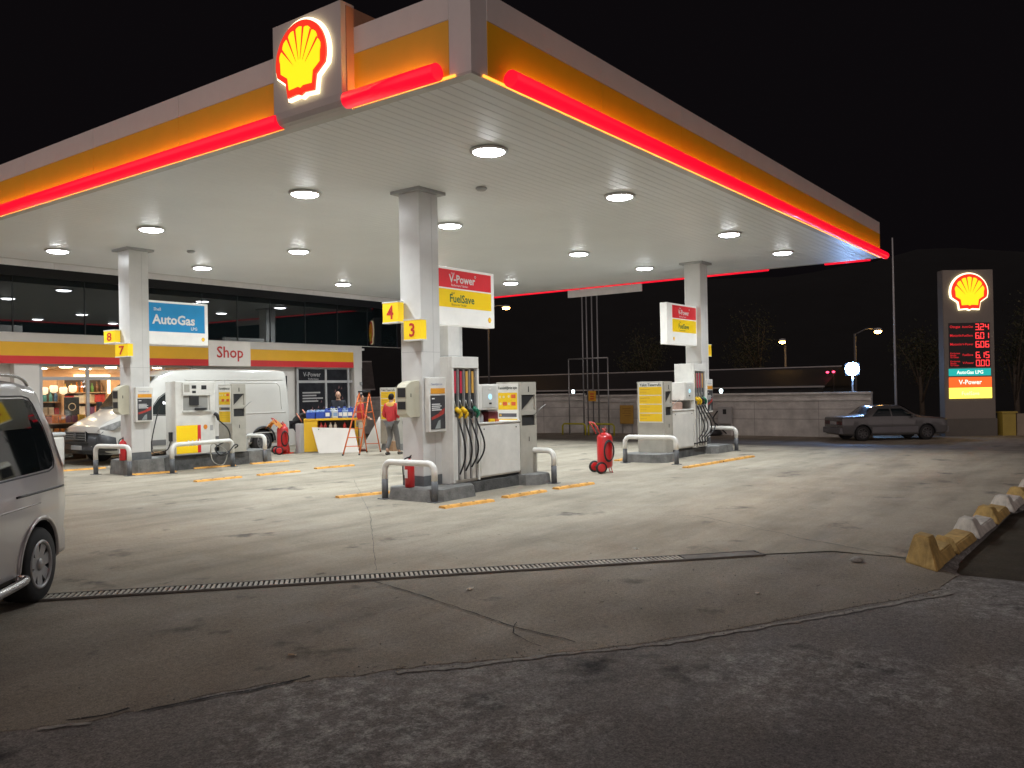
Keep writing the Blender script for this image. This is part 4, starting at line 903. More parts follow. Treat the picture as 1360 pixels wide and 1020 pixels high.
def wheel(t, x, y, r, sg_, style, w=.20):
    oy = y
    mb = MB(); h = w / 2; mb.lathe([(r * .62, -h), (r * .93, -h), (r, -h * .72), (r, h * .72), (r * .93, h), (r * .62, h), (r * .60, 0), (r * .62, -h)], (x, oy, r), 40, 'y', cap=False); wh = mb.build('wheel', mat('tyre_rubber', (.016, .016, .016), .75, var=.3, vs=30), t)
    out = oy + sg_ * h
    rim = mat('rim_' + style, {'cover': (.42, .42, .42), 'steel': (.20, .20, .20), 'dark': (.10, .10, .10)}[style], .35, metal=.3 if style == 'cover' else .5, var=.2, vs=9)
    mb = MB(); mb.lathe([(.01, 0), (r * .60, 0), (r * .60, .02)], (x, out - sg_ * .06, r), 30, 'y'); mb.build('wheel_well', DARK, wh)
    mb = MB(); mb.tube([(x + r * .615 * math.cos(a), out - sg_ * .006, r + r * .615 * math.sin(a)) for a in [k * PI / 20 for k in range(40)]], .017, 8, closed=True)
    n = {'cover': 7, 'steel': 10, 'dark': 8}[style]
    for k in range(n):
        a = k * 2 * PI / n + .2; ca, sa = math.cos(a), math.sin(a); w1, w2 = (r * .12, r * .17) if style == 'cover' else (r * .09, r * .11)
        q = [(r * .10, -w1), (r * .60, -w2), (r * .60, w2), (r * .10, w1)]
        mb.prism([(u, v) for u, v in q], lambda u, v, ww: Vector((x + u * ca - v * sa, out - sg_ * (.034 - .018 * (u / r) - ww), r + u * sa + v * ca)), .014)
    mb.lathe([(r * .15, -.012), (r * .17, .0), (r * .13, .014), (.004, .018)] if sg_ > 0 else [(r * .15, .012), (r * .17, 0), (r * .13, -.014), (.004, -.018)], (x, out - sg_ * .012, r), 20, 'y'); mb.build('rim', rim, wh)
    mb = MB(); mb.lathe([(r + .02, -.16), (r + .035, -.16), (r + .035, .02), (r + .02, .02)] if False else [(r * .98, -.02), (r * .98, .0)], (x, oy - sg_ * .14, r), 30, 'y'); mb.build('inner_arch', DARK, t)
    return wh

# silver minivan at the picture edge: +x is the rear of the van here
SIL = mat('silver_paint', (.52, .50, .50), .28, metal=.35, var=.04, coat=.7)
PLN = mat('unpainted_dark_plastic', (.04, .042, .045), .5, var=.1)
tab = [(-3.55, (.40, .70, .80, .62, .66, .60)), (-3.40, (.26, .80, .92, .80, .83, .72)), (-2.6, (.24, .98, 1.10, .86, .885, .76)), (-2.3, (.24, 1.02, 1.20, .87, .89, .74)), (-1.4, (.24, 1.08, 1.90, .88, .90, .70)), (-.8, (.24, 1.10, 1.96, .88, .90, .72)), (.0, (.24, 1.12, 1.96, .88, .895, .72)), (.40, (.28, 1.13, 1.92, .86, .885, .70)), (.58, (.32, 1.14, 1.80, .83, .87, .66)), (.68, (.38, 1.15, 1.46, .78, .83, .68)), (.74, (.40, 1.15, 1.22, .72, .79, .70))]
cr = Car(tab, 60)
yaw = math.radians(43)
van = thing('silver_minivan', 'silver minivan cut by the picture edge, its rear wheel by the drain', 'van', (2.93, 8.50, 0), yaw)
cr.body('body', SIL, van, [(0, .33, .80), (-2.95, .33, .80)], .385)
for sg_ in (-1, 1):
    cr.patch('rear_window', [(-1.02, 1.13), (.22, 1.15), (.30, 1.17), (.345, 1.22), (.34, 1.32), (.28, 1.52), (.20, 1.72), (.14, 1.77), (.03, 1.79), (-1.02, 1.79)], GLASSD, van, sg_)
    cr.patch('side_window', [(-2.0, 1.12), (-1.08, 1.12), (-1.08, 1.69), (-1.45, 1.66)], GLASSD, van, sg_)
    cr.line('door_seam', [(-1.05, .32), (-1.05, 1.78)], DARK, van, sg_, .005); cr.line('slide_rail', [(-.45, .965), (.55, .965)], DARK, van, sg_, .011)
    cr.line('window_seal', [(-1.05, 1.115), (.22, 1.13), (.32, 1.15), (.37, 1.21), (.365, 1.33), (.30, 1.54), (.22, 1.74), (.15, 1.795), (.03, 1.812), (-1.05, 1.812)], PLN, van, sg_, .007)
    cr.line('body_crease', [(-3.2, .84), (-1.2, .86), (.0, .87)], SIL, van, sg_, .008)
    cr.line('wheel_arch_lip', [(.41 * math.cos(a), .33 + .405 * math.sin(a)) for a in [math.radians(d) for d in range(-5, 188, 8)]], SIL, van, sg_, .020)
    wheel(van, 0, sg_ * .79, .325, sg_, 'cover'); wheel(van, -2.95, sg_ * .79, .325, sg_, 'cover')
    mb = MB(); mb.tube(smooth([(-1.3, sg_ * .69, 1.93), (-1.1, sg_ * .69, 1.99), (-.2, sg_ * .70, 1.995), (.12, sg_ * .69, 1.97), (.26, sg_ * .68, 1.91)]), .014, 8); mb.build('roof_rail', mat('rail_chrome', (.5, .5, .5), .25, metal=.8), van)
    mb = MB(); mb.tube(smooth([(-2.45, sg_ * .86, .30), (-2.35, sg_ * .98, .28), (-.62, sg_ * .98, .28), (-.50, sg_ * .90, .30)]), .036, 10); mb.build('side_step', mat('rail_chrome'), van)
    mb = MB(); mb.box(-1.35, -1.12, sg_ * .905 - .02, sg_ * .905 + .02, .92, .95, .008); mb.build('door_handle', SIL, van)
    cr.patch('tail_lamp', [(.55, 1.14), (.66, 1.14), (.62, 1.52), (.52, 1.58)], mat('tail_lamp_red', (.35, .02, .02), .25), van, sg_)
mb = MB(); mb.box(.56, .78, -.80, .80, .30, .56, .05, 3); mb.build('rear_bumper', SIL, van)
mb = MB(); mb.box(.70, .735, -.60, .60, 1.20, 1.50, .004); mb.build('tailgate_window', GLASSD, van)
mb = MB(); mb.box(-3.58, -3.2, -.78, .78, .26, .52, .05, 3); mb.build('front_bumper', SIL, van)

# white high-roof van, nose toward -x
WV = mat('van_white', (.58, .57, .53), .25, var=.04, coat=.5)
vy = 22.45
tab = [(-3.0, (.36, .72, .82, .70, .76, .66)), (-2.93, (.30, .84, 1.02, .86, .90, .80)), (-2.6, (.28, .98, 1.20, .95, .96, .84)), (-2.15, (.28, 1.12, 1.42, .98, 1.0, .84)), (-1.55, (.28, 1.22, 2.10, 1.0, 1.02, .78)), (-1.2, (.28, 1.24, 2.36, 1.0, 1.02, .80)), (-.8, (.28, 1.24, 2.50, 1.0, 1.02, .84)), (0, (.28, 1.25, 2.54, 1.0, 1.02, .88)), (2.6, (.28, 1.25, 2.54, 1.0, 1.02, .88)), (2.92, (.30, 1.25, 2.51, .99, 1.01, .87)), (3.0, (.34, 1.25, 2.44, .96, .99, .84))]
cv = Car(tab, 60)
wv = thing('white_van', 'long white high roof van with a dark front bumper and rear door open', 'van', (14.16, vy, 0), 0)
cv.body('body', WV, wv, [(-2.05, .36, .86), (2.0, .36, .86)], .40)
for sg_ in (-1, 1):
    cv.patch('side_window', [(-1.68, 1.30), (-.62, 1.26), (-.62, 1.92), (-1.0, 1.93), (-1.32, 1.72)], GLASSD, wv, sg_)
    cv.line('window_seal', [(-1.70, 1.28), (-.60, 1.24), (-.60, 1.94), (-1.0, 1.95), (-1.33, 1.74), (-1.70, 1.28)], PLN, wv, sg_, .012)
    for a in (-.52, .75): cv.line('door_seam', [(a, .34), (a, 2.25)], CAPG, wv, sg_, .006)
    for z in (2.22, 1.22, .62): cv.line('panel_crease', [(-.5, z), (2.85, z)], WV, wv, sg_, .014)
    cv.line('panel_crease', [(.9, 2.12), (2.6, 2.12), (2.7, 2.0), (2.7, 1.32)], WV, wv, sg_, .010)
    cv.patch('side_moulding', [(-1.6, .45), (1.48, .45), (1.48, .60), (-1.6, .60)], mat('moulding_grey', (.14, .14, .14), .5), wv, sg_, .014)
    for ax in (-2.05, 2.0):
        cv.line('wheel_arch_lip', [(ax + .44 * math.cos(a), .36 + .44 * math.sin(a)) for a in [math.radians(d) for d in range(0, 181, 9)]], PLN, wv, sg_, .036); wheel(wv, ax, sg_ * .90, .345, sg_, 'steel', .22)
    mb = MB(); mb.box(-1.98, -1.86, sg_ * 1.12 - .08, sg_ * 1.12 + .08, 1.28, 1.66, .03); mb.tube([(-1.86, sg_ * 1.0, 1.30), (-1.90, sg_ * 1.1, 1.34)], .025, 6); mb.build('mirror', PLN, wv)
    mb = MB(); mb.tube([(-1.15 + .0, sg_ * 1.03, 1.12), (-.95, sg_ * 1.045, 1.12), (-.75, sg_ * 1.03, 1.12)], .014, 6); mb.build('door_handle', PLN, wv)
    cv.patch('fuel_flap', [(-.42, .78), (-.18, .78), (-.18, 1.08), (-.42, 1.08)], mat('van_white'), wv, sg_, .008)
# windscreen follows the nose loft between belt and roof
def nose_patch(car, name, xa, xb, wa, wb, m, t, off=.012, n=8):
    mb = MB(); G = []
    for i in range(n + 1):
        x = xa + (xb - xa) * i / n; z = interp(car.tab, x)[2]; w = wa + (wb - wa) * i / n; x2 = x + .02; z2 = interp(car.tab, x2)[2]; nn = Vector((-(z2 - z), 0, .02)).normalized() * off
        G.append([mb.v((x + nn.x, w * (j / 4 - 1), z + nn.z + .012)) for j in range(9)])
    for i in range(n):
        for j in range(8): mb.f([G[i][j], G[i][j + 1], G[i + 1][j + 1], G[i + 1][j]])
    return mb.build(name, m, t, True)
nose_patch(cv, 'windscreen', -2.12, -1.28, .80, .70, mat('windscreen_glass', (.03, .035, .03), .04, spec=.7), wv)
mb = MB(); mb.prism([(-3.10, .30), (-3.12, .52), (-3.08, .80), (-2.96, .92), (-2.5, .80), (-2.44, .30)], lambda u, v, w: Vector((u, -.98 + w, v)), 1.96)
bmesh.ops.bevel(mb.b, geom=list(mb.b.edges), offset=.09, segments=4, affect='EDGES'); bp = mb.build('front_bumper', PLN, wv, True)
mb = MB(); mb.box(-3.145, -3.08, -.52, .52, .66, .90, .02); gr = mb.build('grille', mat('grille_black', (.012, .012, .012), .3), wv)
mb = MB()
for z in (.70, .76, .82, .88): mb.box(-3.156, -3.146, -.50, .50, z - .008, z + .004)
mb.box(-3.152, -3.141, -.54, -.52, .65, .92); mb.box(-3.152, -3.141, .52, .54, .65, .92); mb.build('grille_bar', mat('rail_chrome'), gr)
mb = MB(); mb.lathe([(.075, -3.165), (.075, -3.157), (.06, -3.156)], (0, 0, .79), 20, 'x'); mb.build('badge', mat('badge_dark', (.15, .15, .16), .3, metal=.6), gr)
mb = MB(); mb.box(-3.135, -3.11, -.26, .26, .42, .53, .004); mb.build('number_plate', mat('plate_white', (.45, .45, .44), .5), wv)
mb = MB(); mb.box(-3.125, -3.09, -.60, .60, .56, .62, .01); mb.build('lower_intake', mat('grille_black'), wv)
for sg_ in (-1, 1):
    mb = MB(); mb.prism([(-2.98, .90), (-2.90, 1.0), (-2.45, 1.17), (-2.38, 1.08), (-2.62, .93)], lambda u, v, w: Vector((u, sg_ * (.78 + .22 * min(1, max(0, (u + 2.98) / .45)) + w * 1.0), v)), .03); hl = mb.build('headlamp', mat('headlamp_glass', (.35, .36, .36), .1, var=.5, vs=7, coat=.8), wv)
    mb = MB(); mb.lathe([(.05, 0), (.045, .02)], (-3.10, sg_ * .74, .48), 14, 'x'); mb.build('fog_lamp', mat('headlamp_glass'), wv)
# rear doors opened
mb = MB(); mb.box(3.0, 3.012, -.9, .9, .42, 2.35); mb.build('load_space', DARK, wv)
for nm, x0, y0, x1, y1 in (('rear_door', 3.02, .93, 4.0, 1.02), ):
    mb = MB(); d = Vector((x1 - x0, y1 - y0)); L0 = d.length; d.normalize(); nrm = Vector((-d.y, d.x))
    mb.prism([(0, .45), (L0, .45), (L0, 2.35), (L0 * .96, 2.44), (.04, 2.38), (0, 2.3)], lambda u, v, w: Vector((x0 + d.x * u + nrm.x * w, y0 + d.y * u + nrm.y * w, v)), .055); dd = mb.build(nm, mat('van_door_inside', (.50, .47, .38), .4), wv)
    mb = MB(); mb.prism([(L0 * .25, 1.86), (L0 * .30, 1.96), (L0 * .72, 1.96), (L0 * .78, 1.86)], lambda u, v, w: Vector((x0 + d.x * u + nrm.x * (w - .009), y0 + d.y * u + nrm.y * (w - .009), v)), .008); mb.build('recess', WV, dd)
    mb = MB(); mb.prism([(.02, 2.10), (L0 - .02, 2.10), (L0 - .02, 2.118), (.02, 2.118)], lambda u, v, w: Vector((x0 + d.x * u + nrm.x * (w - .009), y0 + d.y * u + nrm.y * (w - .009), v)), .008); mb.build('door_rib', WV, dd)

# old saloon at the far edge
far_z = -.54
SB = mat('saloon_paint', (.11, .11, .108), .25, metal=.2, var=.05, coat=.7)
tab = [(-2.2, (.28, .86, .93, .79, .83, .78)), (-2.12, (.24, .90, .97, .82, .84, .78)), (-1.45, (.22, .92, 1.0, .83, .845, .76)), (-1.28, (.22, .93, 1.03, .83, .845, .74)), (-.80, (.22, .93, 1.38, .83, .845, .60)), (-.3, (.22, .93, 1.42, .83, .845, .60)), (.35, (.22, .93, 1.40, .83, .845, .60)), (.98, (.22, .91, 1.03, .83, .845, .70)), (1.15, (.22, .90, .98, .83, .84, .74)), (2.05, (.24, .82, .89, .82, .83, .76)), (2.16, (.30, .76, .83, .80, .82, .76))]
cs_ = Car(tab, 50)
A = Vector((35.9, 8.90)); B = Vector((37.5, 7.02)); hd_ = math.atan2(B.y - A.y, B.x - A.x)
ctr = A + (B - A).normalized() * 1.10 + Vector((math.cos(hd_ + PI / 2), math.sin(hd_ + PI / 2))) * .8
sed = thing('parked_saloon', 'old pale grey saloon car parked in the dark by the boundary wall', 'car', (ctr.x, ctr.y, far_z), hd_)
cs_.body('body', SB, sed, [(-1.36, .31, .72), (1.30, .31, .72)], .34)
for sg_ in (-1, 1):
    cs_.patch('rear_side_window', [(-.98, .98), (-.18, .98), (-.18, 1.28), (-.62, 1.28)], GLASSD, sed, sg_)
    cs_.patch('front_side_window', [(-.12, .98), (.78, .98), (.36, 1.28), (-.12, 1.28)], GLASSD, sed, sg_)
    cs_.patch('side_cladding', [(-2.0, .30), (2.0, .30), (2.0, .55), (-2.0, .55)] if False else [(-.98, .28), (.92, .28), (.92, .56), (-.98, .56)], mat('cladding_grey', (.16, .16, .165), .45), sed, sg_)
    for a in (-.15, .86): cs_.line('door_seam', [(a, .26), (a, .93)], DARK, sed, sg_, .004)
    for ax in (-1.36, 1.30): cs_.line('wheel_arch_lip', [(ax + .36 * math.cos(a), .31 + .36 * math.sin(a)) for a in [math.radians(d) for d in range(0, 181, 12)]], DARK, sed, sg_, .02)
    wheel(sed, -1.36, sg_ * .73, .31, sg_, 'dark', .19); wheel(sed, 1.30, sg_ * .73, .31, sg_, 'dark', .19)
    mb = MB(); mb.box(-2.225, -2.15, sg_ * .56 - .20, sg_ * .56 + .20, .66, .80, .015); mb.build('tail_lamp', mat('tail_lamp_dark', (.10, .02, .02), .25), sed)
    mb = MB(); mb.box(2.13, 2.185, sg_ * .56 - .16, sg_ * .56 + .16, .54, .66, .015); mb.build('headlamp', mat('headlamp_glass'), sed)
    mb = MB(); mb.box(.62, .74, sg_ * .92 - .07, sg_ * .92 + .07, .94, 1.04, .02); mb.build('mirror', SB, sed)
nose_patch(cs_, 'windscreen', .95, .40, .60, .50, GLASSD, sed)
nose_patch(cs_, 'rear_screen', -1.22, -.76, .62, .50, GLASSD, sed, off=-.012)
for a, b, n in ((-2.30, -2.12, 'rear_bumper'), (2.08, 2.24, 'front_bumper')):
    mb = MB(); mb.box(a, b, -.80, .80, .30, .54, .03); mb.build(n, mat('cladding_grey'), sed)
mb = MB(); mb.box(-2.232, -2.16, -.26, .26, .66, .78, .004); mb.build('number_plate', mat('plate_white'), sed)

# ------------------------------------------------------------------ far boundary
WG = mat('boundary_concrete', (.60, .59, .54), .85, var=.35, vs=1.3, bump=.4, bs=14)
def wall_seg(t, a, b, z0, z1):
    a, b = Vector(a), Vector(b); L0 = (b - a).length; d = (b - a) / L0; n = Vector((d.y, -d.x))
    if n.x > 0: n = -n
    def pr(mb, u0, u1, w0, w1, v0, v1): mb.prism([(u0, v0), (u1, v0), (u1, v1), (u0, v1)], lambda u, v, w: Vector((a.x + d.x * u + n.x * (w0 + w), a.y + d.y * u + n.y * (w0 + w), v)), w1 - w0)
    mb = MB(t.location); pr(mb, 0, L0, -.2, 0, z0, z1 - .09); mb.build('wall_body', WG, t)
    mb = MB(t.location); pr(mb, 0, L0, -.24, .10, z1 - .088, z1); mb.build('coping', mat('coping_concrete', (.66, .65, .60), .8, var=.3, vs=2), t)
    mb = MB(t.location); pr(mb, 0, L0, .001, .07, z1 - .36, z1 - .27); mb.build('ledge', mat('coping_concrete'), t)
    mb = MB(t.location)
    for z in (z1 - .75, z1 - 1.2): pr(mb, 0, L0, .001, .006, z, z + .025)
    u = 2.2
    while u < L0: pr(mb, u, u + .02, .001, .005, z0, z1 - .37); u += 2.9
    mb.build('joint', mat('joint_dark', (.30, .29, .27), .9), t)
bw = thing('boundary_wall', 'long low grey concrete wall with ledges closing the forecourt', 'wall', (38, 16, far_z))
wall_seg(bw, (38, 9.3), (38, 23.5), far_z - .1, 1.42); wall_seg(bw, (38, 23.5), (32.6, 34.5), far_z - .1, 1.52)
Kf = 1.3015
def far(x, y, z): return Vector((x * Kf, y * Kf, CAMH + (z - CAMH) * Kf))
def fbox(name, x0, x1, y0, y1, z0, z1, m, label, cat, group=None, children=()):
    a, b = far(x0, y0, z0), far(x1, y1, z1); o_ = ((a.x + b.x) / 2, (a.y + b.y) / 2, a.z); t = thing(name, label, cat, o_, group=group); mb = MB(o_); mb.box(a.x, b.x, a.y, b.y, a.z, b.z, .01); mb.build('panel', m, t); return t, a, b, o_
YD = mat('board_ochre', (.50, .29, .05), .6, var=.15)
for (y0, y1, z0, z1, lb) in ((15.81, 16.39, .38, 1.10, 'ochre notice board on posts between the vent pipes and the right pump'), (12.75, 13.62, .36, 1.10, 'ochre notice board on posts beside the hose cabinet')):
    t, a, b, o_ = fbox('notice_board', 29.02, 29.06, y0, y1, z0, z1, YD, lb, 'notice board', 'ochre boards by the wall')
    for yy in (a.y + .1, b.y - .1): mb = MB(o_); mb.box(b.x + .001, b.x + .04, yy - .02, yy + .02, far_z, a.z + .3); mb.build('post', STEEL, t)
    mb = MB(o_)
    for q in range(4): mb.box(a.x - .004, a.x - .001, a.y + .12, b.y - .15 - .1 * (q % 2), b.z - .18 - .12 * q, b.z - .155 - .12 * q)
    mb.build('print', mat('print_brown', (.3, .14, .03), .6), t)
t, a, b, o_ = fbox('hose_cabinet', 29.0, 29.1, 11.84, 12.36, .42, 1.03, mat('cabinet_pale', (.42, .42, .40), .5), 'pale hose cabinet on the wall with a black hose below', 'cabinet')
mb = MB(o_); mb.box(a.x - .008, a.x - .001, a.y + .25, a.y + .42, a.z + .45, a.z + .68); mb.build('window', DARK, t)
mb = MB(o_); mb.tube(smooth([(a.x - .05, b.y - .02, a.z + .6), (a.x - .1, b.y + .2, a.z + .2), (a.x - .15, b.y - .1, a.z - .1), (a.x - .15, a.y + .2, a.z - .45)]), .03, 8); mb.build('hose', BLACK, t)
mb = MB(o_); mb.box(a.x + .02, a.x + .06, a.y - .02, a.y + .04, far_z, a.z); mb.build('post', WHITE, t)
small('tarpaulin_heap', lambda b_: b_.lathe([(.42, far_z), (.5, far_z + .1), (.38, far_z + .32), (.12, far_z + .42)], (37.5, 16.3, 0), 11), DARK, 'dark tarpaulin heap at the foot of the hose cabinet', 'heap', (37.5, 16.3, far_z))
# vent pipes and frame
PX = 36.44
t = thing('steel_hoop_frame', 'thin steel frame standing round the four tall vent pipes', 'frame', (PX, 22.3, far_z))
pa, pb = far(28, 18.05, 2.93), far(28, 16.29, 2.93)
for yy in (pa.y, pb.y): mb = MB(t.location); mb.tube([(PX, yy, far_z), (PX, yy, pa.z)], .035, 8); mb.build('post', STEEL, t)
mb = MB(t.location); mb.tube([(PX, pa.y, pa.z), (PX, pb.y, pa.z)], .035, 8); mb.build('crossbar', STEEL, t)
for q, yy in enumerate((17.41, 17.22, 16.98, 16.74)):
    y_ = yy * Kf; mb = MB((PX + .05, y_, far_z)); mb.tube([(PX + .05, y_, far_z), (PX + .05, y_, 6.75)], .038, 8)
    ob = mb.build('vent_pipe', mat('pipe_grey', (.3, .31, .31), .45, metal=.3)); ob.location = (PX + .05, y_, far_z); tag(ob, 'tall grey tank vent pipe, %s of four from the shop side' % ordn[q], 'pipe', 'tank vent pipes by the wall')
t, a, b, o_ = fbox('warning_plate', 27.93, 27.95, 16.80, 17.14, 1.28, 1.68, mat('plate_orange', (.75, .38, .03), .5), 'small orange warning plate on the vent pipes', 'sign')
mb = MB(o_)
for q in range(3): mb.box(a.x - .004, a.x - .001, a.y + .12, b.y - .12, a.z + .1 + .12 * q, a.z + .15 + .12 * q)
mb.build('print', REDS, t)
YR = mat('rail_yellow', (.55, .52, .03), .5)
for y0, y1, lb in ((18.11, 17.08, 'yellow hoop rail on the shop side of the vent pipes'), (16.94, 15.83, 'yellow hoop rail behind the lone wheeled extinguisher')):
    ya, yb = y0 * Kf - .0, y1 * Kf; zt = far(0, 0, .43).z; t = thing('yellow_hoop_rail', lb, 'guard rail', (35.9, (ya + yb) / 2, far_z), group='yellow hoop rails by the vent pipes')
    mb = MB(t.location); mb.tube([(35.9, ya, far_z), (35.9, ya, zt - .1), (35.9, ya - .1, zt), (35.9, yb + .1, zt), (35.9, yb, zt - .1), (35.9, yb, far_z)], .045, 10); mb.build('hoop', YR, t)
GLO = mat('globe_lamp', (.9, .95, .95), .4, em=(.72, .95, 1), es=7)
for (x, y, z), lb in ((far(30.2, 19.27, 1.66), 'small white globe lamp above the wall by the vent pipes'), (far(30.2, 12.72, 1.60), 'small white globe lamp above the wall beyond the right pump')):
    t = thing('globe_lamp', lb, 'lamp', (x, y, z), group='globe lamps beyond the wall'); mb = MB(); mb.lathe([(.04, -.125), (.07, -.08), (.088, 0), (.07, .07), (.03, .09)], n=16); mb.build('globe', GLO, t)
    mb = MB(); mb.tube([(0, 0, far_z - z - .3), (0, 0, -.125)], .03, 8); mb.build('post', STEEL, t)
# dark shed and buildings beyond
RT = mat('roof_tile_dark', (.085, .075, .07), .8, var=.4, vs=3, bump=.5, bs=10)
def shed(x, y, rz, L0, W0, h, hr, label, m=RT):
    t = thing('dark_shed', label, 'shed', (x, y, far_z), rz, 'dark buildings beyond the wall')
    mb = MB(); mb.box(-L0 / 2, L0 / 2, 0, W0, 0, h); mb.build('wall', mat('shed_wall', (.05, .05, .048), .8, var=.3), t)
    mb = MB(); mb.prism([(-.3, h + .002), (W0 / 2, hr), (W0 + .3, h + .002)], lambda u, v, w: Vector((-L0 / 2 - .2 + w, u, v)), L0 + .4); mb.build('roof', m, t)
    mb = MB(); mb.box(-L0 / 2 - .2, L0 / 2 + .2, W0 / 2 - .05, W0 / 2 + .05, hr - .03, hr + .05); mb.box(-L0 / 2 - .2, L0 / 2 + .2, -.34, -.301, h - .06, h + .03); mb.build('ridge', mat('ridge_grey', (.34, .33, .31), .7), t)
shed(33.8, 41.5, math.radians(-40), 9, 5, 2.5, 4.3, 'dark tiled roof shed beside the shop corner')
shed(47, 27, math.radians(-90), 26, 6, 2.2, 3.3, 'long low dark building behind the boundary wall', mat('roof_sheet_dark', (.025, .025, .027), .7))
mbh = MB(); N_ = 60; prev = None
import mathutils
for i in range(N_ + 1):
    a = math.radians(-25 + 120 * i / N_); col = []
    for j in range(7):
        d = 58 + j * 9; hh = [0, 1.5, 4, 8, 12, 15, 16][j] * (1 + .35 * mathutils.noise.noise((a * 6, j * .4, 2))) - .8; col.append(mbh.v((d * math.cos(a), d * math.sin(a), hh)))
    if prev:
        for j in range(6): mbh.f([prev[j], prev[j + 1], col[j + 1], col[j]])
    prev = col
tag(mbh.build('hill', mat('hill_scrub', (.004, .0045, .005), .95, var=.6, vs=.3), None, True), kind='structure')

# street lamps, mast, floodlight
SOD = mat('sodium_lamp', (1, .6, .2), .4, em=(1, .52, .13), es=60)
def street_lamp(px, D, ang, label, r=.22):
    d = F * 1129.3 + R * (px[0] - 680) - U * (px[1] - 510); k = D / math.hypot(d.x, d.y); p = Vector((0, 0, CAMH)) + d * k; base = p + Vector((math.cos(ang) * 1.3, math.sin(ang) * 1.3, 0))
    t = thing('street_lamp', label, 'street lamp', (base.x, base.y, -.8), group='orange street lamps in the dark'); o_ = t.location.copy()
    mb = MB(o_); mb.tube([(base.x, base.y, -.8), (base.x, base.y, p.z - .15)], .07, 8); mb.build('pole', mat('lamp_pole', (.10, .10, .10), .6), t)
    mb = MB(o_); mb.tube([(base.x, base.y, p.z - .2), (base.x * .5 + p.x * .5, base.y * .5 + p.y * .5, p.z + .12), (p.x, p.y, p.z + .12)], .04, 7); mb.build('arm', mat('lamp_pole'), t)
    mb = MB(o_); mb.lathe([(.10, p.z - .05), (r, p.z + .03), (r * .8, p.z + .12), (.05, p.z + .16)], (p.x, p.y, 0), 14); mb.build('head', CAPG, t)
    mb = MB(o_); mb.lathe([(.01, p.z - .17), (r * .7, p.z - .12), (r * .8, p.z - .04), (.1, p.z - .03)], (p.x, p.y, 0), 14); mb.build('bulb', SOD, t)
street_lamp((672, 408), 60, 2.4, 'bright orange street lamp just below the canopy edge', .34)
street_lamp((1039, 453), 56, 0.2, 'orange street lamp in the dark right of the far column', .24)
street_lamp((1166, 439), 52, 2.2, 'orange street lamp beside the thin flag mast', .24)
d = F * 1129.3 + R * (1190.5 - 680) - U * (560 - 510); k = 43 / math.hypot(d.x, d.y); p = d * k
t = thing('flag_mast', 'tall thin pale mast standing behind the parked saloon', 'mast', (p.x, p.y, far_z)); mb = MB(); mb.tube([(0, 0, 0), (-.03, 0, 4.5), (-.04, 0, 9.0)], [.065, .05, .03], 10); mb.build('pole', mat('mast_grey', (.45, .45, .44), .5), t); mb = MB(); mb.box(-.2, .2, -.2, .2, .001, .06); mb.build('base_plate', CAPG, t)
FL = mat('flood_lens', (.7, .85, 1), .3, em=(.26, .50, 1.0), es=190)
fp = Vector((39.66, 10.49, 2.43))
t = thing('floodlight', 'blue white floodlight blazing above the end of the wall', 'floodlight', tuple(fp)); dv = (Vector((0, 0, 1.8)) - fp).normalized(); rr_ = dv.cross(Vector((0, 0, 1))).normalized(); uu_ = rr_.cross(dv)
mb = MB()
sp = lambda u, v, w: rr_ * u + uu_ * v + dv * w
mb.prism([(-.30, -.28), (.30, -.28), (.30, .28), (-.30, .28)], lambda u, v, w: sp(u, v, w - .16), .15); mb.build('housing', DARK, t)
mb = MB(); mb.prism(arc(.29, 0, 360, 20)[:-1], lambda u, v, w: sp(u, v, w), .03); mb.build('lens', FL, t)
mb = MB(); mb.tube([(0, 0, far_z - fp.z), (0, 0, -.28)], .05, 8); mb.build('post', STEEL, t)
RL = mat('red_beacon', (1, .1, .1), .4, em=(1, .05, .12), es=5)
for px, lb in (((1099, 494.5), 'tiny red light beside the floodlight, the fainter one'), ((1107, 494), 'tiny red light nearest the floodlight')):
    d = F * 1129.3 + R * (px[0] - 680) - U * (px[1] - 510); k = 50 / math.hypot(d.x, d.y); p = Vector((0, 0, CAMH)) + d * k
    t = thing('warning_light', lb, 'warning light', tuple(p), group='red lights far away'); mb = MB(); mb.lathe([(.03, -.05), (.07, -.03), (.08, .03), (.03, .06)], n=10); mb.build('lamp', RL, t); mb = MB(); mb.tube([(0, 0, -2.8 - p.z + 1.8), (0, 0, -.05)], .02, 6); mb.build('post', DARK, t)

# ------------------------------------------------------------------ price totem
d = F * 1129.3 + R * (1289.5 - 680) - U * (570 - 510); k = 40.9 / math.hypot(d.x, d.y); tp = d * k
PR = Vector((.597, -.802, 0)).normalized(); PN = Vector((-.802, -.597, 0)).normalized()
TW, TH = 2.15, 7.05
o = (tp.x, tp.y, far_z); tt = thing('price_totem', 'tall price totem with a glowing scallop shell and red fuel prices', 'price sign', o)
lean = -.018
def tf(u, v, w=0): return Vector((tp.x, tp.y, far_z)) + PR * (u) + Vector((0, 0, v)) + PN * w
def tb(name, m, u0, u1, v0, v1, w0, w1, par=tt, bev=0):
    mb = MB(o); mb.prism([(u0, v0), (u1, v0), (u1, v1), (u0, v1)], lambda u, v, w: tf(u, v, w0 + w), w1 - w0)
    if bev: bmesh.ops.bevel(mb.b, geom=list(mb.b.edges), offset=bev, segments=2, affect='EDGES')
    return mb.build(name, m, par)
TB = mat('totem_grey', (.21, .185, .155), .45, var=.06)
tb('pylon', TB, -TW / 2, TW / 2, .0, TH, -.45, 0, bev=.02)
tb('foot', mat('totem_foot', (.13, .12, .10), .6), -TW / 2 - .03, TW / 2 + .03, 0, .75, -.48, .03)
emblem(tt, lambda u, v, w=0: tf(u, v + TH - .95, w + .002), 1.52, o)
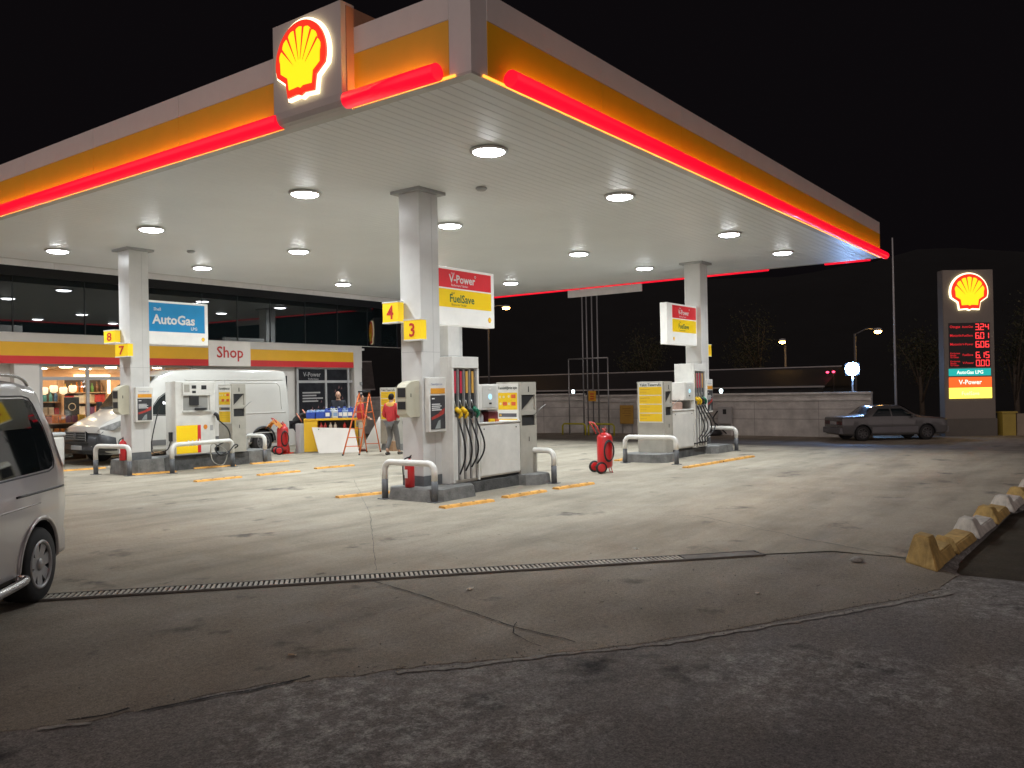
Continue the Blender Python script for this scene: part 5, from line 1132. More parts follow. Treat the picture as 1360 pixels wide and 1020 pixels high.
pb_ = tb('price_board', mat('price_board', (.02, .014, .014), .4), -.86, .88, 2.92, 4.80, .001, .02)
LR = mat('led_red', (.5, .01, .01), .4, em=(1, .045, .05), es=1.6); LRD = mat('led_red_text', (.5, .01, .01), .4, em=(.80, .02, .03), es=.8)
SEG = {'0': 'abcdef', '1': 'bc', '2': 'abged', '3': 'abgcd', '4': 'fgbc', '5': 'afgcd', '6': 'afgedc'}
def digit(mb, ch, u, v, w, h, th=.032):
    sg_ = {'a': (0, h, w, h), 'g': (0, h / 2, w, h / 2), 'd': (0, 0, w, 0), 'f': (0, h / 2, 0, h), 'e': (0, 0, 0, h / 2), 'b': (w, h / 2, w, h), 'c': (w, 0, w, h / 2)}
    for s_ in SEG[ch]:
        a, b, c_, d_ = sg_[s_]
        if a == c_: q = [(u + a - th / 2, v + b + .008), (u + a + th / 2, v + b + .008), (u + a + th / 2, v + d_ - .008), (u + a - th / 2, v + d_ - .008)]
        else: q = [(u + a + .008 - th / 2, v + b - th / 2), (u + c_ - .008 + th / 2, v + b - th / 2), (u + c_ - .008 + th / 2, v + b + th / 2), (u + a + .008 - th / 2, v + b + th / 2)]
        mb.prism(q, lambda x, y, w_: tf(x, y, .021 + w_), .008)
rows = [('3.24', 4.50, ['Otogaz'], 'AutoGas'), ('6.01', 4.13, ['Motorin'], 'FuelSave'), ('6.06', 3.76, ['Motorin'], 'V-Power'), ('6.15', 3.31, ['Kurşunsuz', 'Benzin', '95 Oktan'], 'FuelSave'), ('0.00', 2.97, ['Kurşunsuz', 'Benzin', '95 Oktan'], 'V-Power')]
for pr_, v, nm, gd in rows:
    mb = MB(o); u = .28
    for ch in pr_:
        if ch == '.': mb.prism([(u - .055, v - .016), (u - .02, v - .016), (u - .02, v + .022), (u - .055, v + .022)], lambda x, y, w_: tf(x, y, .021 + w_), .008); continue
        digit(mb, ch, u, v, .13, .24); u += .205
    mb.build('price_digits', LR, pb_)
    n = len(nm)
    text('grade_name', [(s_, -.82, v + .09 - .085 * (i - (n - 1) / 2) * 1.0, .15 if n == 1 else .095) for i, s_ in enumerate(nm)] + [(gd, -.30, v + .09, .13)], 1, lambda a, b, w=0: tf(a, b, .022 + w), LRD, pb_, o, align='LEFT', bold=.012)
p1 = tb('gas_panel', mat('panel_teal_lit', (.02, .35, .33), .4, em=(.01, .42, .38), es=1.0), -.89, .88, 2.56, 2.86, .001, .03)
text('panel_text', [('AutoGas LPG', 0, 2.64, .20)], 1, lambda a, b, w=0: tf(a, b, .031 + w), mat('panel_text_lit', (.9, .9, .8), .4, em=(1, 1, .9), es=1.1), p1, o, bold=.02)
p2 = tb('red_panel', mat('panel_orange_lit', (.6, .1, .02), .4, em=(.95, .13, .02), es=1.15), -.89, .91, 2.06, 2.50, .001, .03)
text('panel_text', [('V-Power', 0, 2.20, .27)], 1, lambda a, b, w=0: tf(a, b, .031 + w), mat('panel_text_lit'), p2, o, bold=.02)
p3 = tb('yellow_panel', mat('panel_yellow_lit', (.8, .6, .05), .4, em=(1, .80, .10), es=1.7), -.89, .91, 1.60, 2.055, .001, .03)
text('panel_text', [('FuelSave', 0, 1.74, .22)], 1, lambda a, b, w=0: tf(a, b, .031 + w), mat('panel_text_pale', (.9, .8, .4), .4, em=(1, .9, .35), es=1.9), p3, o)
# dark roadside trees beside the totem
def tree(px, D, h, w, label, seed):
    rnd = random.Random(seed); d = F * 1129.3 + R * (px - 680) - U * 60; k = D / math.hypot(d.x, d.y); p = d * k
    t = thing('roadside_tree', label, 'tree', (p.x, p.y, far_z))
    mb = MB(); tips = []
    mb.tube([(0, 0, 0), (.05, .03, h * .25), (0, .08, h * .5)], [.14, .11, .07], 8)
    for q in range(9):
        a = rnd.uniform(0, 2 * PI); z0 = h * rnd.uniform(.22, .5); e = Vector((math.cos(a) * w * rnd.uniform(.4, .9), math.sin(a) * w * rnd.uniform(.4, .9), h * rnd.uniform(.55, .95))); m_ = Vector((0, .05, z0)).lerp(e, .5) + Vector((0, 0, .3)); mb.tube([(0, .05, z0), m_, e], [.055, .035, .012], 6); tips += [m_, e, (m_ + e) / 2]
    mb.build('trunk', mat('bark', (.10, .075, .05), .9, var=.4, vs=9), t)
    mb = MB()
    for q in range(2600):
        c_ = rnd.choice(tips); v = Vector([rnd.gauss(0, 1) for _ in range(3)]) * w * .20 + c_; n_ = Vector([rnd.gauss(0, 1) for _ in range(3)]).normalized(); x_ = n_.orthogonal().normalized(); y_ = n_.cross(x_); s_ = rnd.uniform(.04, .09)
        mb.mi = 1 if q % 3 == 0 else 0; mb.poly([v - x_ * s_, v - y_ * s_ * .5, v + x_ * s_, v + y_ * s_ * .5])
    mb.build('crown', [mat('leaf_dark', (.035, .04, .015), .7, var=.3), mat('leaf_olive', (.06, .05, .02), .7, var=.3)], t)
tree(1226, 47, 5.2, 1.5, 'dark leafy tree between the flag mast and the price totem', 3)
tree(1352, 45, 6.0, 1.8, 'dark leafy tree behind the low wall right of the price totem', 5)
tree(1010, 60, 7.5, 2.2, 'dark tree beyond the wall near the orange street lamp', 8)
tree(860, 58, 6.5, 2.0, 'dark tree beyond the wall behind the right pump sign', 9)
# things right of the totem
q = tp + PR * 1.55
t = thing('yellow_cabinet', 'dull yellow cabinet standing against the foot of the totem', 'cabinet', (q.x, q.y, far_z), math.atan2(PR.y, PR.x)); mb = MB(); mb.box(-.28, .28, -.15, .25, 0, .95, .01); mb.build('body', mat('cabinet_yellow', (.42, .32, .06), .5), t); mb = MB(); mb.box(-.33, .33, -.2, .3, .951, 1.02); mb.build('lid', mat('cabinet_yellow'), t)
q = tp + PR * 3.6
t = thing('low_block_wall', 'pale low block wall with an orange oval mark beside the totem', 'wall', (q.x, q.y, far_z), math.atan2(PR.y, PR.x)); mb = MB(); mb.box(-1.7, 2.5, -.1, .15, 0, .92); mb.build('wall_body', mat('low_wall', (.32, .27, .20), .8, var=.2), t)
mb = MB(); mb.prism([(x * .34 - .85, y * .24 + .52) for x, y in arc(1, 0, 360, 20)[:-1]], lambda u, v, w: Vector((u, -.102 - w, v)), .006); mb.build('oval_mark', mat('oval_orange', (.45, .12, .04), .6), t)

# ------------------------------------------------------------------ painted concrete blocks along the road edge
KB = {'yellow': mat('block_yellow', (.56, .38, .13), .85, var=.5, vs=6, bump=.7, bs=22), 'white': mat('block_white', (.66, .63, .56), .85, var=.45, vs=6, bump=.6, bs=22)}
def block(x0, L0, hump, col, label, k=1.0):
    y = 1.77 - .034 * (x0 - 9); ang = -.034
    mb = MB()
    def sec(x, h, w0, w1): return [(x, -w0, 0), (x, -w1, h), (x, w1, h), (x, w0, 0)]
    h1, h2 = .30 * k, .11 * k ** .5
    S_ = [sec(0, h1, .185, .085), sec(hump, h1 - .01, .18, .08), sec(hump + .10, h2, .17, .11), sec(L0, h2, .17, .11)]
    S_[0] = [(p[0] + p[2] * .15, p[1], p[2]) for p in S_[0]]
    rings = [[mb.v(p) for p in s_] for s_ in S_]
    for A_, B_ in zip(rings, rings[1:]):
        for i in range(4): mb.f([A_[i], A_[(i + 1) % 4], B_[(i + 1) % 4], B_[i]])
    mb.f(rings[0][::-1]); mb.f(rings[-1])
    bmesh.ops.bevel(mb.b, geom=list(mb.b.edges), offset=.012, segments=2, affect='EDGES'); bmesh.ops.subdivide_edges(mb.b, edges=[e for e in mb.b.edges if e.calc_length() > .15], cuts=2, use_grid_fill=True)
    for v in mb.b.verts: v.co.x += v.co.y * .9
    for v in mb.b.verts:
        n_ = mathutils.noise.noise_vector(v.co * 9 + Vector((x0 * 3, 0, 0))) * .004
        if v.co.z > .01: v.co += n_
    ob = mb.build('kerb_block', KB[col]); ob.location = (x0, y, ground_z(x0) - .002); ob.rotation_euler = (0, 0, ang + random.uniform(-.02, .02)); tag(ob, label, 'concrete block', 'painted concrete blocks along the road edge')
bl = [(8.96, .95, .30, 'yellow', 1.0), (9.97, 1.0, .02, 'yellow', .50), (11.05, 1.1, .28, 'white', .66), (12.25, 1.1, .28, 'yellow', .64), (13.45, 1.15, .30, 'white', .66), (14.7, 1.05, .28, 'yellow', .62), (15.85, 1.1, .30, 'white', .66), (17.05, 1.05, .28, 'yellow', .62), (18.2, 1.1, .3, 'white', .64)]
for i, (x0, L0, hp, col, kk) in enumerate(bl): block(x0, L0, hp, col, '%s painted concrete block, %s in the row from the road corner' % (col, ordn[i]), kk)
small('rubble', lambda b_: b_.lathe([(.05, .004), (.07, .02), (.03, .05)], (8.9, 2.35, 0), 7), DUST, 'small broken lump of concrete at the foot of the first yellow block', 'rubble', (8.9, 2.35, .004))

rnd = random.Random(11); pebs = None
mb = MB()
for q in range(420):
    s_ = rnd.random()
    if q < 280: a_ = rnd.randrange(len(EDGE) - 3) + 1; p_ = Vector(EDGE[a_]).lerp(Vector(EDGE[a_ + 1]), rnd.random()); x_, y_ = p_.x + rnd.gauss(0, .05), p_.y + rnd.gauss(0, .06)
    else: x_, y_ = rnd.uniform(2.5, 9), rnd.uniform(1, 6)
    r_ = rnd.uniform(.003, .009); mb.lathe([(r_ * .6, .001), (r_, r_ * .5), (r_ * .5, r_)], (x_, y_, .001), 5)
tag(mb.build('grit', mat('grit_stone', (.30, .29, .26), .9, var=.5, vs=30)), 'loose grit and small stones along the cracked road edge', 'grit', kind='stuff')
for q, (x_, y_, l_, w_, rz_, col_, nm_) in enumerate(((5.9, 4.9, .10, .045, .4, 'white', 'crushed pale paper cup flattened on the apron'), (8.35, 4.55, .07, .05, 1.2, 'white', 'scrap of white paper beyond the drain'), (3.75, 4.7, .06, .03, 2.2, 'cream', 'pale scrap by the cracked road edge'), (7.1, 2.7, .05, .03, .2, 'cream', 'tiny pale scrap near the road edge'))):
    mb = MB(); G_ = [[mb.v((l_ * (i / 4 - .5), w_ * (j / 3 - .5), .008 + .010 * mathutils.noise.noise((i * .9 + q, j * .8, q)))) for j in range(4)] for i in range(5)]
    for i in range(4):
        for j in range(3): mb.f([G_[i][j], G_[i + 1][j], G_[i + 1][j + 1], G_[i][j + 1]])
    bmesh.ops.solidify(mb.b, geom=list(mb.b.faces), thickness=.002); ob = mb.build('litter', pm[col_]); ob.location = (x_, y_, .004); ob.rotation_euler = (0, 0, rz_); tag(ob, nm_, 'litter')

# ------------------------------------------------------------------ people
def skin(name, verts, edges, radii, m, parent, sub=2, loc=None):
    bm = bmesh.new(); ly = bm.verts.layers.skin.verify(); vs = []
    for i, (p, r) in enumerate(zip(verts, radii)):
        v = bm.verts.new(p); rr = r if isinstance(r, tuple) else (r, r); v[ly].radius = rr; v[ly].use_root = (i == 0); vs.append(v)
    for a, b in edges: bm.edges.new((vs[a], vs[b]))
    me = bpy.data.meshes.new('s'); bm.to_mesh(me); bm.free(); ob = bpy.data.objects.new('s', me); C.objects.link(ob)
    md = ob.modifiers.new('k', 'SKIN'); md.use_smooth_shade = True; ob.modifiers.new('u', 'SUBSURF').levels = sub
    dg = bpy.context.evaluated_depsgraph_get(); dg.update(); m2 = bpy.data.meshes.new_from_object(ob.evaluated_get(dg)); bpy.data.objects.remove(ob)
    m2.materials.clear(); m2.materials.append(m)
    for p in m2.polygons: p.use_smooth = True; p.material_index = 0
    o_ = bpy.data.objects.new(name, m2); C.objects.link(o_); o_.parent = parent
    if loc: o_.location = loc
    return o_
SKINM = mat('skin', (.50, .29, .20), .5, var=.08); HAIR = mat('hair_dark', (.018, .014, .012), .6)
def person(loc, rz, label, J, top, legs, shoe, hair=True, beard=False, collar=None, strap=None, scale=1.0):
    """faces -y locally. J: joint dict"""
    t = thing('person', label, 'person', loc, rz); t.scale = (scale,) * 3
    V = {k: Vector(v) for k, v in J.items()}
    names = ['pelvis', 'waist', 'chest', 'neck', 'head0', 'head1']
    rad = {'pelvis': (.135, .10), 'waist': (.125, .095), 'chest': (.15, .105), 'neck': .055, 'head0': (.068, .08), 'head1': (.074, .092)}
    vs = [V['pelvis'], V['waist'], V['chest'], V['neck'], V['head0'], V['head1']]; rs = [rad[n] for n in names]; es = [(0, 1), (1, 2), (2, 3), (3, 4), (4, 5)]
    ax = {}
    def add(n, p, r, par): vs.append(Vector(p)); rs.append(r); ax[n] = len(vs) - 1; es.append((par, ax[n])); return ax[n]
    for s in 'lr':
        a = add('sh' + s, V['sh' + s], .058, 2); b = add('el' + s, V['el' + s], .043, a); c = add('wr' + s, V['wr' + s], .027, b)
        dr = (V['wr' + s] - V['el' + s]).normalized(); pm_ = V['wr' + s] + dr * .07; c2 = add('palm' + s, pm_, (.036, .018), c)
        sd = dr.cross(Vector((0, 1, 0))); sd = sd.normalized() if sd.length > .1 else Vector((1, 0, 0)); cu = dr.cross(sd).normalized()
        for q, (of, ln) in enumerate(((-.030, .065), (-.010, .078), (.010, .074), (.029, .058))):
            f1 = add('f', pm_ + dr * .03 + sd * of, .0095, c2); f2 = add('f', pm_ + dr * (.03 + ln * .55) + sd * of * 1.1 + cu * .008, .009, f1); add('f', pm_ + dr * (.03 + ln * .9) + sd * of * 1.1 + cu * .03, .007, f2)
        f1 = add('t', pm_ - dr * .02 + sd * .045, .011, c2); add('t', pm_ + dr * .02 + sd * .06 + cu * .015, .009, f1)
        h = add('hip' + s, V['hip' + s], .088, 0); k = add('kn' + s, V['kn' + s], .058, h); an = add('an' + s, V['an' + s], .04, k); add('to' + s, V['to' + s], .032, an)
    hd_ = V['head1'] - V['head0']; hu = hd_.normalized(); fwd = V.get('face', Vector((0, -1, 0))); fwd = (fwd - hu * fwd.dot(hu)).normalized(); lat = hu.cross(fwd).normalized(); c = V['head0'].lerp(V['head1'], .40)
    bo = skin('body', vs, es, rs, SKINM, t, 1)
    def ell(mb, ce, a, b_, c_, keep=None, n=20):
        G = []
        for i in range(n // 2 + 1):
            th = PI * i / (n // 2); G.append([mb.v(ce + lat * (a * math.sin(th) * math.cos(p_)) + fwd * (b_ * math.sin(th) * math.sin(p_)) + hu * (c_ * math.cos(th))) for p_ in [k * 2 * PI / n for k in range(n)]])
        for A_, B_ in zip(G, G[1:]):
            for k in range(n):
                q = [A_[k], A_[(k + 1) % n], B_[(k + 1) % n], B_[k]]; m_ = sum((v.co for v in q), Vector()) / 4 - ce
                if keep is None or keep(m_.dot(fwd), m_.dot(hu)): f = mb.f(q); f and setattr(f, 'smooth', True)
    mb = MB(); mb.b.from_mesh(bo.data)
    ell(mb, c, .076, .096, .106); ell(mb, c - hu * .062 + fwd * .020, .056, .068, .066); ell(mb, c - hu * .022 + fwd * .098, .012, .018, .026, n=10)
    for s in (-1, 1): ell(mb, c + lat * s * .076 - hu * .015, .010, .018, .030, n=10)
    mb.tube([V['neck'] - hu * .05, c - hu * .05], .052, 12)
    me = bpy.data.meshes.new('body'); mb.b.to_mesh(me); mb.b.free(); me.materials.append(SKINM); old = bo.data; bo.data = me
    md = bo.modifiers.new('r', 'REMESH'); md.mode = 'VOXEL'; md.voxel_size = .0075; md.use_smooth_shade = True
    dg = bpy.context.evaluated_depsgraph_get(); dg.update(); me = bpy.data.meshes.new_from_object(bo.evaluated_get(dg)); bo.modifiers.clear(); bo.data = me
    for s in (-1, 1):
        mb = MB(); ell(mb, c + fwd * .086 + lat * s * .031 + hu * .004, .013, .008, .008, n=10); mb.build('eye', mat('eye_dark', (.03, .02, .02), .3), t)
    mb = MB(); mb.tube([c + fwd * .080 - hu * .072 + lat * -.022, c + fwd * .090 - hu * .074, c + fwd * .080 - hu * .072 + lat * .022], .0055, 6); mb.build('mouth', mat('lip', (.32, .12, .10), .5), t)
    if hair:
        mb = MB(); ell(mb, c + hu * .006 - fwd * .004, .083, .103, .114, keep=lambda f_, h_: h_ > .062 or (f_ < .030 and h_ > -.02) or (f_ < -.03 and h_ > -.075), n=28); bmesh.ops.solidify(mb.b, geom=list(mb.b.faces), thickness=.010); mb.build('hair', HAIR, t, True)
        mb = MB()
        for s in (-1, 1): mb.tube([c + fwd * .091 + lat * s * .016 + hu * .024, c + fwd * .084 + lat * s * .046 + hu * .022], .004, 5)
        mb.build('eyebrows', HAIR, t)
    if beard: skin('beard', [c + fwd * .045 - hu * .085 + lat * -.036, c + fwd * .068 - hu * .100, c + fwd * .045 - hu * .085 + lat * .036], [(0, 1), (1, 2)], [.032, .034, .032], mat('beard_grey', (.09, .07, .06), .8), t, 1)
    # jacket
    jv = [V['waist'].lerp(V['pelvis'], 1.25), V['waist'], V['chest'], V['chest'].lerp(V['neck'], .72)]; je = [(0, 1), (1, 2), (2, 3)]; jr = [(.172, .135), (.165, .13), (.185, .135), (.085, .08)]
    for s in 'lr':
        n = len(jv); jv += [V['sh' + s], V['el' + s], V['wr' + s].lerp(V['el' + s], .12)]; jr += [.080, .062, .045]; je += [(2, n), (n, n + 1), (n + 1, n + 2)]
    jk = skin('jacket', jv, je, jr, top, t, 2)
    tv = [V['pelvis']]; te = []; trr = [(.155, .125)]
    for s in 'lr':
        n = len(tv); tv += [V['hip' + s], V['kn' + s], V['an' + s].lerp(V['kn' + s], .08)]; trr += [.102, .078, .062]; te += [(0, n), (n, n + 1), (n + 1, n + 2)]
    skin('trousers', tv, te, trr, legs, t, 2)
    for s in 'lr':
        a, b = V['an' + s], V['to' + s]; d_ = (b - a); d_.z = 0; d_.normalize()
        skin('shoe', [Vector((a.x, a.y, .045)) - d_ * .05, Vector((a.x, a.y, .05)) + d_ * .06, Vector((a.x, a.y, .038)) + d_ * .18], [(0, 1), (1, 2)], [.046, .048, .036], shoe, t, 2)
    if collar:
        yk = [V['shl'] + Vector((0, 0, .022)), V['chest'].lerp(V['neck'], .42) + Vector((0, .0, .0)), V['shr'] + Vector((0, 0, .022))]
        skin('shoulder_yoke', yk, [(0, 1), (1, 2)], [(.088, .088), (.112, .125), (.088, .088)], collar, jk, 2)
    if strap:
        for f_ in strap:
            a = V['waist'].lerp(V['chest'], f_); ax_ = (V['chest'] - V['waist']).normalized(); x_ = ax_.cross(Vector((1, 0, 0))).normalized()
            mb = MB(); mb.tube([a + Vector((1, 0, 0)) * .188 * math.cos(q) + x_ * .142 * math.sin(q) for q in [k * 2 * PI / 24 for k in range(24)]], .02, 6, closed=True); mb.build('reflective_band', mat('band_salmon', (.75, .30, .20), .5), jk)
    return t
def stand(lean=0, **k):
    J = dict(pelvis=(0, 0, .93), waist=(0, .0, 1.10), chest=(0, -.005, 1.33), neck=(0, .0, 1.50), head0=(0, -.01, 1.58), head1=(0, -.015, 1.69),
             shl=(.175, 0, 1.40), shr=(-.175, 0, 1.40), ell=(.225, .03, 1.13), elr=(-.225, .03, 1.13), wrl=(.20, -.10, .93), wrr=(-.20, -.10, .93),
             hipl=(.09, 0, .88), hipr=(-.09, 0, .88), knl=(.10, -.01, .48), knr=(-.10, -.01, .48), anl=(.11, .02, .09), anr=(-.11, .02, .09), tol=(.13, -.13, .03), tor=(-.13, -.13, .03))
    J.update(k); return J
RJ = mat('jacket_red', (.58, .035, .04), .7, var=.15, vs=7, bump=.3, bs=14); YJ = mat('yoke_yellow', (.80, .45, .10), .7); BEI = mat('trousers_beige', (.50, .42, .32), .8, var=.12, vs=7, bump=.3, bs=12); GRT = mat('trousers_grey', (.15, .145, .14), .8, var=.15, vs=7, bump=.3, bs=12)
DKJ = mat('jacket_dark', (.020, .022, .030), .8, var=.3, vs=6, bump=.3, bs=12); SHB = mat('shoe_brown', (.12, .04, .03), .5)
cam_dir = math.atan2(-.6, -.8)   # direction from the people to the camera
def face_rz(a): return a + PI / 2       # rz so that local -y points along angle a
person((17.95, 19.1, 0), face_rz(math.radians(-35)), 'person in a red and yellow jacket and beige trousers standing by the ladder', stand(wrl=(.14, -.20, 1.02), wrr=(-.12, -.20, 1.02), ell=(.24, .0, 1.12), elr=(-.24, .0, 1.12)), RJ, BEI, SHB, collar=YJ, scale=1.0)
person((17.25, 17.1, 0), face_rz(math.radians(15)), 'person in a red and yellow jacket and grey trousers walking away past the column', stand(knl=(.10, -.10, .50), anl=(.11, .10, .14), tol=(.12, -.03, .05), anr=(-.11, -.20, .09), knr=(-.10, -.14, .49), tor=(-.12, -.34, .04), wrl=(.20, -.22, 1.02), ell=(.24, .02, 1.13), wrr=(-.12, -.18, 1.06), elr=(-.24, .04, 1.13)), RJ, GRT, mat('shoe_dark', (.05, .045, .04), .5), collar=YJ, scale=1.0)
person((18.55, 20.75, 0), face_rz(math.radians(218)), 'bald person in a dark jacket standing behind the counter of bottles', stand(wrl=(.12, -.22, 1.05), wrr=(-.12, -.22, 1.05), head1=(0, -.045, 1.685), face=(0, -1, -.25)), DKJ, mat('trousers_dark', (.03, .03, .035), .8), mat('shoe_dark'), hair=False, beard=True, scale=1.06)
person((16.95, 20.75, 0), face_rz(math.radians(-38)), 'person in dark clothes with salmon bands bending down beside the white van',
       stand(pelvis=(0, .12, .86), waist=(0, .02, .99), chest=(0, -.20, 1.12), neck=(0, -.38, 1.17), head0=(0, -.46, 1.16), head1=(0, -.56, 1.12), face=(0, -.3, -1), shl=(.17, -.27, 1.10), shr=(-.17, -.27, 1.10), ell=(.20, -.33, .86), elr=(-.20, -.30, .86), wrl=(.14, -.46, .74), wrr=(-.14, -.44, .74), hipl=(.09, .12, .82), hipr=(-.09, .12, .82), knl=(.11, -.05, .46), knr=(-.11, -.05, .46), anl=(.11, .06, .09), anr=(-.11, .06, .09), tol=(.12, -.08, .03), tor=(-.12, -.08, .03)), mat('jacket_charcoal', (.035, .036, .036), .8, var=.3, vs=6, bump=.3, bs=12), DKJ, mat('shoe_dark'), strap=(.15, .95), scale=1.04)

# counter: built across the view, rz -45 degrees; local x to the picture right
crz = math.radians(-44)
CW = Vector((16.70, 20.22, 0)); CX = Vector((math.cos(crz), math.sin(crz), 0)); CY = Vector((-math.sin(crz), math.cos(crz), 0))
def cw(u, v, z=0): p = CW + CX * u + CY * v; return (p.x, p.y, z)
YC = mat('counter_yellow', (.82, .48, .02), .45, var=.08)
t = thing('display_counter', 'yellow display counter loaded with bottles in front of the white van', 'counter', tuple(CW), crz)
for n, a in (('top', (0, 1.62, -.02, .55, .96, 1.02)), ('side_panel', (0, .40, 0, .53, .03, .959)), ('side_panel', (1.50, 1.60, 0, .53, .03, .959)), ('back_panel', (.401, 1.499, .48, .53, .03, .959)), ('shelf', (.401, 1.499, .03, .479, .62, .65))):
    mb = MB(); mb.box(*a, bev=.01); mb.build(n, YC if n != 'back_panel' else DARK, t)
mb = MB(); mb.box(.02, 1.58, .02, .5, 0, .029); mb.build('plinth', CAPG, t)
JC = {'blue': mat('jug_blue', (.03, .08, .42), .3), 'pale blue': mat('jug_pale_blue', (.25, .38, .62), .3), 'white': mat('jug_white', (.62, .66, .66), .3), 'dark blue': mat('jug_dark_blue', (.012, .03, .16), .3)}
def jug(col, kind):
    t = thing('oil_jug' if kind == 'jug' else 'bottle_pack', 'x', 'jug' if kind == 'jug' else 'bottle pack', (0, 0, 0), group='bottles and packs on the yellow counter')
    mb = MB()
    if kind == 'jug':
        mb.box(-.075, .075, -.045, .045, 0, .20, .02, 3); mb.tube([(-.03, 0, .195), (-.03, 0, .25)], [.04, .02], 10); mb.build('body', JC[col], t)
        mb = MB(); mb.lathe([(.022, .25), (.022, .275), (.018, .28)], (-.03, 0, 0), 10); mb.build('cap', JC['blue'] if col != 'blue' else JC['white'], t)
        mb = MB(); mb.tube([(.0, 0, .20), (.02, 0, .24), (.055, 0, .235), (.065, 0, .195)], .010, 6); mb.build('handle', JC[col], t)
        mb = MB(); mb.box(-.05, .05, -.049, -.0455, .05, .14); mb.build('label', TEXTW if col != 'white' else JC['pale blue'], t)
    else:
        mb = MB(); mb.box(-.13, .13, -.09, .09, 0, .19, .012); mb.build('wrap', JC[col], t)
        for q in range(6): mb = MB(); x_, y_ = -.085 + .085 * (q % 3), -.045 + .09 * (q // 3); mb.lathe([(.036, .191), (.03, .215), (.014, .235), (.014, .255)], (x_, y_, 0), 10); mb.build('bottle_neck', JC['pale blue'], t)
    return t
items = [('blue', 'pack', .20, .12), ('blue', 'pack', .47, .12), ('pale blue', 'pack', .22, .36), ('pale blue', 'pack', .50, .36), ('blue', 'jug', .70, .12), ('white', 'jug', .84, .30), ('white', 'jug', .92, .12), ('blue', 'jug', 1.08, .14), ('dark blue', 'jug', 1.05, .36), ('pale blue', 'jug', 1.22, .12), ('dark blue', 'jug', 1.24, .34), ('blue', 'jug', 1.38, .12), ('dark blue', 'jug', 1.42, .36), ('pale blue', 'jug', 1.54, .14)]
pj = {}
for q, (col, kind, u, v) in enumerate(items):
    lb = '%s %s on the yellow counter, %s %s' % (col, 'bottle pack' if kind == 'pack' else 'jug', ordn[sum(1 for i in items[:q] if i[:2] == (col, kind))], 'of its colour from the van end')
    if (col, kind) not in pj: ob = pj[(col, kind)] = jug(col, kind); ob['label'] = lb; ob.location = cw(u, v, 1.021); ob.rotation_euler = (0, 0, crz)
    else: ob = copy_tree(pj[(col, kind)], cw(u, v, 1.021), crz + random.uniform(-.2, .2), lb)
    if kind == 'jug': s_ = 1.22; ob.scale = (s_, s_, s_)
for q, (col, u) in enumerate((('red', .5), ('red', .62), ('white', .78), ('white', .92), ('red', 1.2))):
    mb = MB(); mb.lathe([(.045, 0), (.05, .01), (.05, .15), (.02, .2), (.02, .24)], n=12); ob = mb.build('small_bottle', pm[col]); ob.location = cw(u, .16, .651); tag(ob, '%s bottle on the inner shelf of the yellow counter, %s from the van end' % (col, ordn[q]), 'bottle', 'bottles inside the counter')
# boards leaning in front
PW = mat('panel_white', (.72, .68, .62), .4, var=.06)
t = thing('white_sheet', 'white sheet leaning on the front of the yellow counter', 'panel', cw(.36, -.30), crz)
mb = MB(); mb.prism([(.08, 0), (1.26, 0), (1.12, .74), (-.12, .80)], lambda u, v, w: Vector((u, v * .30 + w, v * .95 + .005)), .02); mb.build('sheet', PW, t)
mb = MB(); mb.lathe([(.002, -.003), (.016, -.002), (.016, .0)], (.08, .19, .70), 8, 'y'); mb.build('hook_hole', DARK, t)
t = thing('white_board', 'tall white board leaning by the person in grey trousers', 'panel', (19.15, 19.55, 0), crz)
mb = MB(); mb.prism([(-.55, 0), (.42, 0), (.55, 1.0), (.02, 1.02)], lambda u, v, w: Vector((u, v * .25 + w, v * .97 + .004)), .03); mb.build('sheet', PW, t)
mb = MB(); mb.tube([(.3, .9, 0), (.3, .28, .85)], .02, 6); mb.build('strut', DARK, t)
small('grey_carton', lambda b_: b_.box(16.55, 16.78, 20.22, 20.42, .002, .88, .01), mat('carton_grey', (.45, .45, .44), .6), 'tall grey carton beside the van end of the yellow counter', 'box', (16.66, 20.3, .002))
small('brown_carton', lambda b_: b_.box(18.3, 18.6, 18.1, 18.4, .002, .30, .01), mat('carton_brown', (.30, .18, .10), .8), 'brown carton on the ground behind the person in grey trousers', 'box', (18.45, 18.25, .002))
# black bag
small('black_bag', lambda b_: b_.lathe([(.18, .003), (.24, .06), (.22, .25), (.15, .36), (.08, .40)], (17.98, 19.85, 0), 12), DKJ, 'black bag on the ground beside the counter', 'bag', (17.98, 19.85, .003))
# cloth over the second trolley
mb = MB(); n = 9; G = [[mb.v((-.18 + .36 * i / n, -.22 + .44 * j / n, .92 + .10 * math.cos((i / n - .5) * 2.6) - .55 * abs(j / n - .5) ** 1.5 + .025 * math.sin(i * 2.3 + j * 1.7))) for j in range(n + 1)] for i in range(n + 1)]
for i in range(n):
    for j in range(n): mb.f([G[i][j], G[i + 1][j], G[i + 1][j + 1], G[i][j + 1]])
bmesh.ops.solidify(mb.b, geom=list(mb.b.faces), thickness=.012)
ob = mb.build('orange_cloth', mat('cloth_orange', (.80, .38, .10), .9, bump=.5, bs=20), None, True); ob.location = (15.90, 20.55, 0); ob.rotation_euler = (0, 0, .5); tag(ob, 'crumpled orange cloth draped over the wheeled extinguisher by the van', 'cloth')
